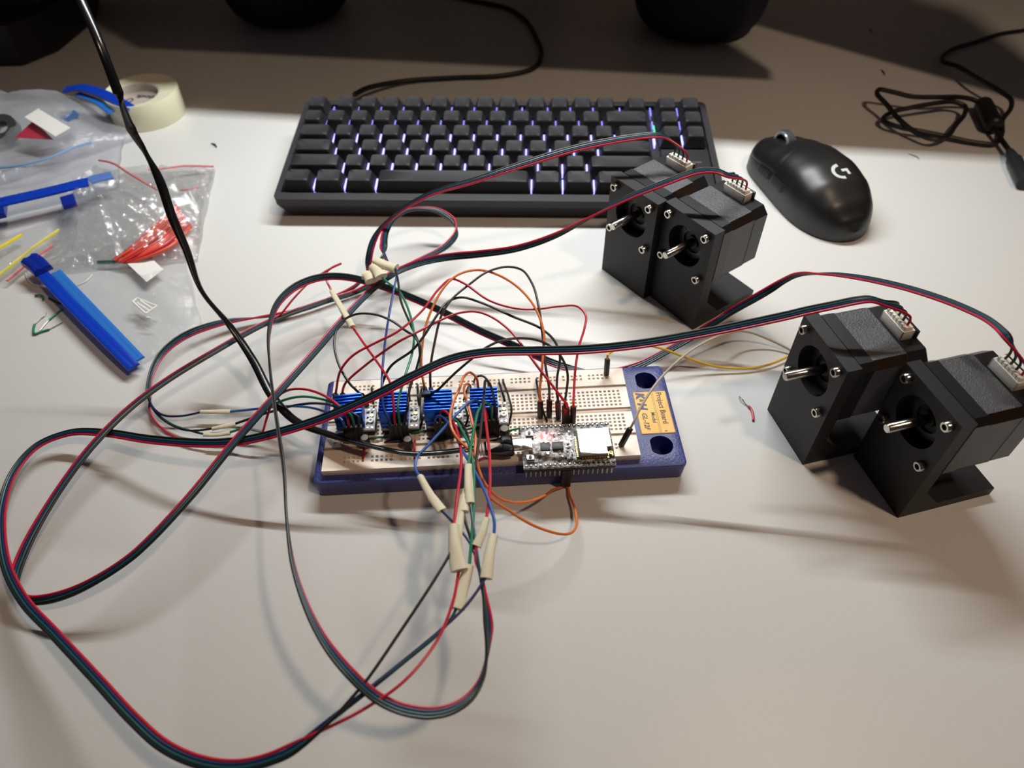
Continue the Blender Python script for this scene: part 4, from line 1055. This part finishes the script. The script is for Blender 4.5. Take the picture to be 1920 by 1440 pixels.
# ================= plastic bags
def sm(x): return max(0., min(1., x))
def bag_film(par, corners, h, seed, m_=None, nu=44, nv=44, crease=3., base=.6, name='film', prof=.55, ed=.6, crumple=.35):
    """closed pillow of film over the quadrilateral of desk points (mm): smooth belly plus sharp creases"""
    A, B, C, D = [V(c) for c in corners]; g = G(); rows = []; rnd2 = random.Random(seed)
    cr = [(rnd2.uniform(-1, 2), rnd2.uniform(0, math.pi), rnd2.uniform(.4, 1.), rnd2.uniform(.03, .09)) for _ in range(11)]
    for i in range(nu+1):
        r_ = []
        for j in range(nv+1):
            u, v = i/nu, j/nv
            p = (A*(1-u)+B*u)*(1-v)+(D*(1-u)+C*u)*v
            env = (math.sin(math.pi*u)*math.sin(math.pi*v))**prof if 0 < u < 1 and 0 < v < 1 else 0.
            n1 = noise.noise(V((u*2.2+seed, v*2.2, seed*.7)))
            z = h*env*(.75+.5*n1)
            rg = 0
            for off, an, am, wd in cr:
                dd = abs((u-.5)*math.cos(an)+(v-.5)*math.sin(an)-(off-.5)*.5)
                if dd < wd: rg += am*(1-dd/wd)
            z += crease*rg*min(1, 3*env+.12)*(.5+.5*noise.noise(V((u*5, v*5, seed+3))))
            z += crease*.35*env*abs(noise.noise(V((u*11, v*11, seed+9))))
            if crumple:
                a1 = abs(noise.noise(V((u*13, v*13, seed+21)))); a2 = abs(noise.noise(V((u*29+5, v*29, seed+33))))
                z += crumple*min(1, 4*env)*(2.2*(.5-a1)+1.1*(.5-a2))
            e = .8*noise.noise(V((u*4+seed, v*4, 1.)))
            rim = 1-min(1, 5*min(u, 1-u, v, 1-v))
            r_.append(V((p.x+e*3*rim, p.y+e*3*rim, base+.35+max(0, z)+rim*ed*abs(e)*3)))
        rows.append(r_)
    top = [[g.bm.verts.new(p) for p in r_] for r_ in rows]
    bot = [[g.bm.verts.new((p.x, p.y, base)) if 0 < i < nu and 0 < j < nv else top[i][j] for j, p in enumerate(r_)] for i, r_ in enumerate(rows)]
    for i in range(nu):
        for j in range(nv):
            g.face([top[i][j], top[i+1][j], top[i+1][j+1], top[i][j+1]])
            g.face([bot[i][j], bot[i][j+1], bot[i+1][j+1], bot[i+1][j]])
    return obj(name, g, m_ or M_film, par, ang=9 if crumple > .5 else 40, recalc=False)
def zipstrip(par, pts, w, m_, name='zip', th=1.6, label=None, step=4):
    """flat strip lying along px points"""
    q = spl([tuple(p) for p in W(*pts)], step); g = G(); rows = []
    for i, p in enumerate(q):
        t = (V(q[min(len(q)-1, i+1)])-V(q[max(0, i-1)])).normalized(); x = t.cross(V((0, 0, 1))).normalized()
        rows.append([V(p)+x*(w/2*a)+V((0, 0, th*b)) for a, b in ((-1, 0), (-.93, .7), (-.5, 1), (-.12, .82), (.12, .82), (.5, 1), (.93, .7), (1, 0))])
    g.loft(rows); return obj(name, g, m_, par, label, ang=50)
def quad(pts, z=0):
    return [un(a, b, z) for a, b in pts]
def bag(label, corners, h, seed, **k):
    c = quad(corners); o = sum(c, V())/4
    t = thing('zip_bag', label, 'plastic bag', (o.x, o.y, 0), 0, 'plastic zip bags on the left', world=True)
    bag_film(t, c, h, seed, **k); return t
# upper left bag with a curved dark blue zip
t = bag('hazy bag by the tape roll with a curved blue zip', [(-70, 205), (140, 186), (262, 262), (-60, 372)], 30, 3, m_=M_filmh, crease=5)
zipstrip(t, [(124, 170, 22), (150, 166, 25), (190, 176, 25), (222, 192, 23), (246, 206, 21)], 11, M_bblue, th=2.5, label='dark blue zip')
zipstrip(t, [(146, 178, 20), (182, 192, 20), (210, 212, 18)], 7, M_bblue2, th=2, label='lighter blue zip edge')
# bag with the long blue zip
t = bag('bag with a long straight blue zip on the left edge', [(-80, 330), (235, 252), (222, 356), (-80, 430)], 16, 5, m_=M_filmh, crease=4)
zipstrip(t, [(-60, 395, 18), (10, 379, 18), (90, 361, 18), (166, 342, 18)], 12.5, M_bblue, th=2., label='thick blue zip')
zipstrip(t, [(168, 340, 17), (190, 334, 16), (211, 330, 15)], 11, mat('zip_blue_pale', '#5878bd', .4), th=2, label='pale blue zip end seen through film')
zipstrip(t, [(-60, 315, 15), (20, 314, 17), (90, 298, 18), (140, 277, 18), (172, 268, 17)], 2.2, mat('thin_blue_line', '#7ba3cc', .4), name='seal_line', th=1.2, label='thin light blue seal line')
zipstrip(t, [(118, 384, 14), (143, 377, 14)], 16, mat('zip_slider_blue', '#122a94', .3), name='zip_slider', th=4, label='dark blue zip slider')
zipstrip(t, [(-14, 398, 15), (14, 392, 15)], 24, mat('zip_slider_blue', '#122a94', .3), name='zip_slider', th=5, label='blue zip slider at the photo edge')
# yellow striped bag
t = bag('clear bag with yellow and red seal stripes at the left edge', [(-80, 478), (150, 395), (140, 470), (-20, 548)], 7, 8, crease=2.5)
zipstrip(t, [(-30, 484, 7), (0, 466, 7), (20, 454, 7), (42, 441, 7)], 2.6, mat('seal_yellow', '#e8d21e', .4), name='seal_line', label='yellow seal line')
zipstrip(t, [(-10, 524, 4), (25, 497, 5), (60, 468, 6), (112, 432, 7)], 2.0, mat('seal_yellow_pale', '#d9cf58', .4), name='seal_line', label='pale yellow seal line')
zipstrip(t, [(14, 528, 4), (40, 506, 4), (66, 486, 4), (100, 462, 5)], 1.5, mat('seal_red', '#d4757a', .4), name='seal_line', label='pinkish red seal line')
# blue slider bag, nearest
t = bag('nearest bag with a thick blue zip, front left of the group', [(82, 502), (330, 420), (382, 618), (268, 686)], 7, 11, crease=2.2)
zipstrip(t, [(74, 507, 8), (100, 536, 9), (140, 578, 9), (190, 628, 9), (226, 664, 8), (252, 690, 6)], 8, M_bblue, th=2.0, label='dark blue zip')
zipstrip(t, [(106, 512, 9), (140, 548, 9), (180, 590, 9), (222, 634, 8), (262, 676, 6)], 7.5, M_bblue2, th=1.6, label='lighter blue zip half')
zipstrip(t, [(58, 490, 10), (70, 498, 10), (84, 512, 10)], 13, mat('zip_slider_blue', '#122a94', .3), name='zip_slider', th=5, label='blue zip slider')
g = G(); Pq = [un(a, b, 9) for a, b in ((248, 566), (256, 559), (296, 574), (288, 583), (273, 590))]
pr_ = [un(a, b, 9.5) for a, b in ((249, 566), (257, 559))]
for a, b in (((249, 566), (273, 588)), ((257, 559), (294, 574)), ((273, 588), (294, 574)), ((249, 566), (257, 559)), ((257, 568), (281, 584)), ((263, 564), (287, 580)), ((275, 595), (284, 597))):
    p, q = un(*a, 9.5), un(*b, 9.5); g.rings([p, q], .7, 6)
obj('printed_frame', g, M_paper, t, 'small white printed marks')
# red zip bag with the wire bundle inside
t = bag('crinkled clear bag with red seal lines holding orange wires', [(165, 330), (404, 318), (372, 492), (62, 520)], 20, 14, crease=7.5, m_=M_filmc, nu=96, nv=96, crumple=1.5)
for pts, l in (([(186, 301, 14), (210, 306, 15), (240, 324, 16), (270, 342, 15), (296, 357, 13)], 'red seal line, long slanting one'), ([(278, 319, 12), (305, 317, 10), (345, 312, 8), (401, 313, 5)], 'red seal line along the open edge'), ([(338, 358, 10), (358, 355, 9), (374, 352, 8)], 'short red seal line')):
    zipstrip(t, pts, 1.8, mat('seal_red', '#d4757a', .4), name='seal_line', th=1., label=l)
# bundle of orange and red wires in it
for k in range(12):
    o = (k-5.5)
    g = G(); z = 4+3*abs(math.sin(k*1.9))
    wire(g, W((212+3.0*k, 490+.4*k-2*abs(o)*.2, z), (240+3.4*k, 468+1.2*k, z+3), (275+4*k, 437+2.3*k, z+4), (312+3.2*k, 402+3.2*k, z+2), (330+2.6*k, 385+3.6*k, z)), 1.15, 7)
    single('loose_wire', g, mat('loose_orange', '#e2553a', .4) if k % 3 else mat('loose_red', '#cf3540', .4), ('orange wire in the bundle inside the crinkled red-seal bag' if k % 3 else 'red wire in the bundle inside the crinkled red-seal bag'), 'wire', 'wire bundle in the crinkled bag' if k % 3 else 'red wires in the crinkled bag')
g = G(); wire(g, W((184, 492, 4), (215, 491, 5), (250, 487, 5), (285, 482, 4)), 1.5, 7); single('loose_wire', g, mat('loose_green', '#1d5f55', .4), 'dark green wire at the lower end of the orange bundle', 'wire')
def slip(pts, z, m_, label, th=.3, name='paper_slip', cat='label'):
    g = G(); P = [un(a, b, z) for a, b in pts]
    g.raw([tuple(p) for p in P]+[tuple(p+V((0, 0, th))) for p in P], [(3, 2, 1, 0), (4, 5, 6, 7), (0, 1, 5, 4), (1, 2, 6, 5), (2, 3, 7, 6), (3, 0, 4, 7)])
    single(name, g, m_, label, cat)
slip([(238, 494), (289, 489), (307, 506), (275, 529)], 6.5, M_paper, 'white paper slip below the orange wire bundle')
slip([(46, 220), (72, 204), (132, 240), (104, 256)], 31, M_paper, 'white paper slip in the hazy bag at top left')
slip([(28, 258), (62, 228), (82, 244), (100, 262)], 25, mat('red_card', '#b03045', .5), 'dark red card piece in the hazy bag at top left', name='card_piece', cat='card')
slip([(112, 222), (138, 206), (150, 216), (128, 228)], 20, mat('blue_card', '#4668a0', .5), 'small blue piece in the hazy bag at top left', name='card_piece', cat='card')
g = G(); p = un(8, 240, 14); g.lathe([(6, 0), (13, 0), (13, 8), (6, 8), (6, 0)], 28, 0, Mx.Translation((p.x, p.y, 10)) @ Mx.Rotation(.5, 4, 'X')); single('metal_ring', g, mat('dull_metal', '#5b605e', .4, metal=.6), 'dull metal ring in the hazy bag at the left edge', 'hardware')
g = G(); wire(g, W((48, 512, .8), (50, 522, .8), (62, 534, .8), (90, 540, .8), (130, 538, .8), (160, 528, .8), (173, 515, .8)), .45, 6); single('clear_loop', g, mat('clear_thread', '#e8e4da', .3), 'thin pale plastic loop under the thick blue zip', 'scrap')

# ================= lamp, monitors (they cast the shadows at the back), ceiling light
ux, uy = math.cos(-.1885), math.sin(-.1885); un_ = V((-uy, ux, 0)); uu = V((ux, uy, 0))
def frame_at(s, al, z): return un_*s + uu*al + V((0, 0, z))
ANG = -.1885
LS, LH, LLEN = 376., 490., 520.
lb = thing('monitor_light_bar', 'slim black light bar mounted above the desk', 'lamp', tuple(frame_at(LS+8, -15, LH)), ANG)
g = G(); g.cyl((-LLEN/2-20, 0, 6), (LLEN/2+20, 0, 6), 9, n=24); obj('tube', g, M_dark, lb)
g = G(); g.prism([(-4.2, 1), (-12.0, -56), (-11.0, -56), (-2.8, 1)], -LLEN/2-25, LLEN/2+25, (), 0, Mx(((0, 0, 1, 0), (1, 0, 0, 0), (0, 1, 0, 0), (0, 0, 0, 1))))
obj('cutoff_lip', g, M_dark, lb)
g = G(); g.box((0, -8.6, -2.6), (LLEN, 2.4, .8)); obj('light_strip', g, mat('lamp_strip', '#ffffff', .5, emit='#fff6e8', estr=2.), lb)
def area(name, loc, rot, sx, sy, power, col, spread=math.pi):
    l = bpy.data.lights.new(name, 'AREA'); l.shape = 'RECTANGLE'; l.size = sx*S; l.size_y = sy*S; l.energy = power; l.color = col; l.spread = spread
    o = bpy.data.objects.new(name, l); COL.objects.link(o); o.location = V(loc)*S; o.rotation_euler = rot; return o
P_BAR, P_CEIL, P_WORLD = 4.05, 22.5, .036
p = frame_at(LS-.6, -15, LH-3.6)
area('bar_light', tuple(p), (math.radians(-22), 0, ANG), LLEN, 2.4, P_BAR, (.97, 1., .975))
# monitor in front of which the bar hangs
def monitor(label, c, ang, w, h, zb, D=345):
    t = thing('computer_monitor', label, 'monitor', (c.x, c.y, 0), ang)
    g = G(); g.box((0, 0, zb+h/2), (w, 22, h), 0, 2); obj('screen_housing', g, M_dark, t)
    g = G(); g.box((0, D/2+8, zb+h/2), (50, D, 40), 0, 4); g.box((0, D, (zb+h/2)/2), (46, 46, zb+h/2), 0, 4); g.cyl((0, D, 0), (0, D, 9), 60, n=32); obj('stand', g, M_dark, t)
    return t
cm = V((324, 345, 0))
monitor('black monitor standing at the back of the desk, out of view', cm - uu*300 + un_*11, ANG, 600, 340, 128)
m2 = monitor('second black monitor turned inward at the right, out of view', V((447+7.5, 357+8, 0)), math.radians(-43.3), 311, 300, 140, 460)
g = G(); g.box((0, -11.4, 290), (295, .6, 280)); obj('screen_fill', g, mat('screen_fill_glow', '#101014', .3, emit='#ffd9bc', estr=.15), m2)  # faint glow added to brighten the desk at right, no known source
l = bpy.data.lights.new('ceiling_spot', 'SPOT'); l.shadow_soft_size = .05; l.spot_size = math.radians(92); l.spot_blend = 1.; l.energy = P_CEIL; l.color = (1., .72, .49)
o = bpy.data.objects.new('ceiling_spot', l); COL.objects.link(o); o.location = V((600, -400, 1400))*S
o.rotation_euler = (V((300, -120, 0))*S-o.location).to_track_quat('-Z', 'Y').to_euler()
w = bpy.data.worlds.new('room'); sc.world = w; w.use_nodes = True
bg = w.node_tree.nodes['Background']; bg.inputs['Color'].default_value = (1., .76, .74, 1); bg.inputs['Strength'].default_value = P_WORLD
# ================= camera
cd = bpy.data.cameras.new('camera'); cam = bpy.data.objects.new('camera', cd); COL.objects.link(cam)
cd.sensor_width = 36.; cd.lens = F_*36/1920.; cd.clip_start = .01; cd.clip_end = 50
cam.matrix_world = Mx(((_R.x, _U.x, -_fw.x, CP.x*S), (_R.y, _U.y, -_fw.y, CP.y*S), (_R.z, _U.z, -_fw.z, CP.z*S), (0, 0, 0, 1)))
cd.dof.use_dof = True; cd.dof.focus_distance = .40; cd.dof.aperture_fstop = 9.
sc.camera = cam
sc.view_settings.view_transform = 'Standard'; sc.view_settings.look = 'None'; sc.view_settings.gamma = 1; sc.view_settings.use_curve_mapping = False
sc.view_settings.exposure = 0.
try:
    sc.cycles.use_denoising = True; sc.cycles.transparent_max_bounces = 24; sc.cycles.max_bounces = 8
except Exception: pass
for o in bpy.data.objects:
    if '_o' in o.keys(): del o['_o']
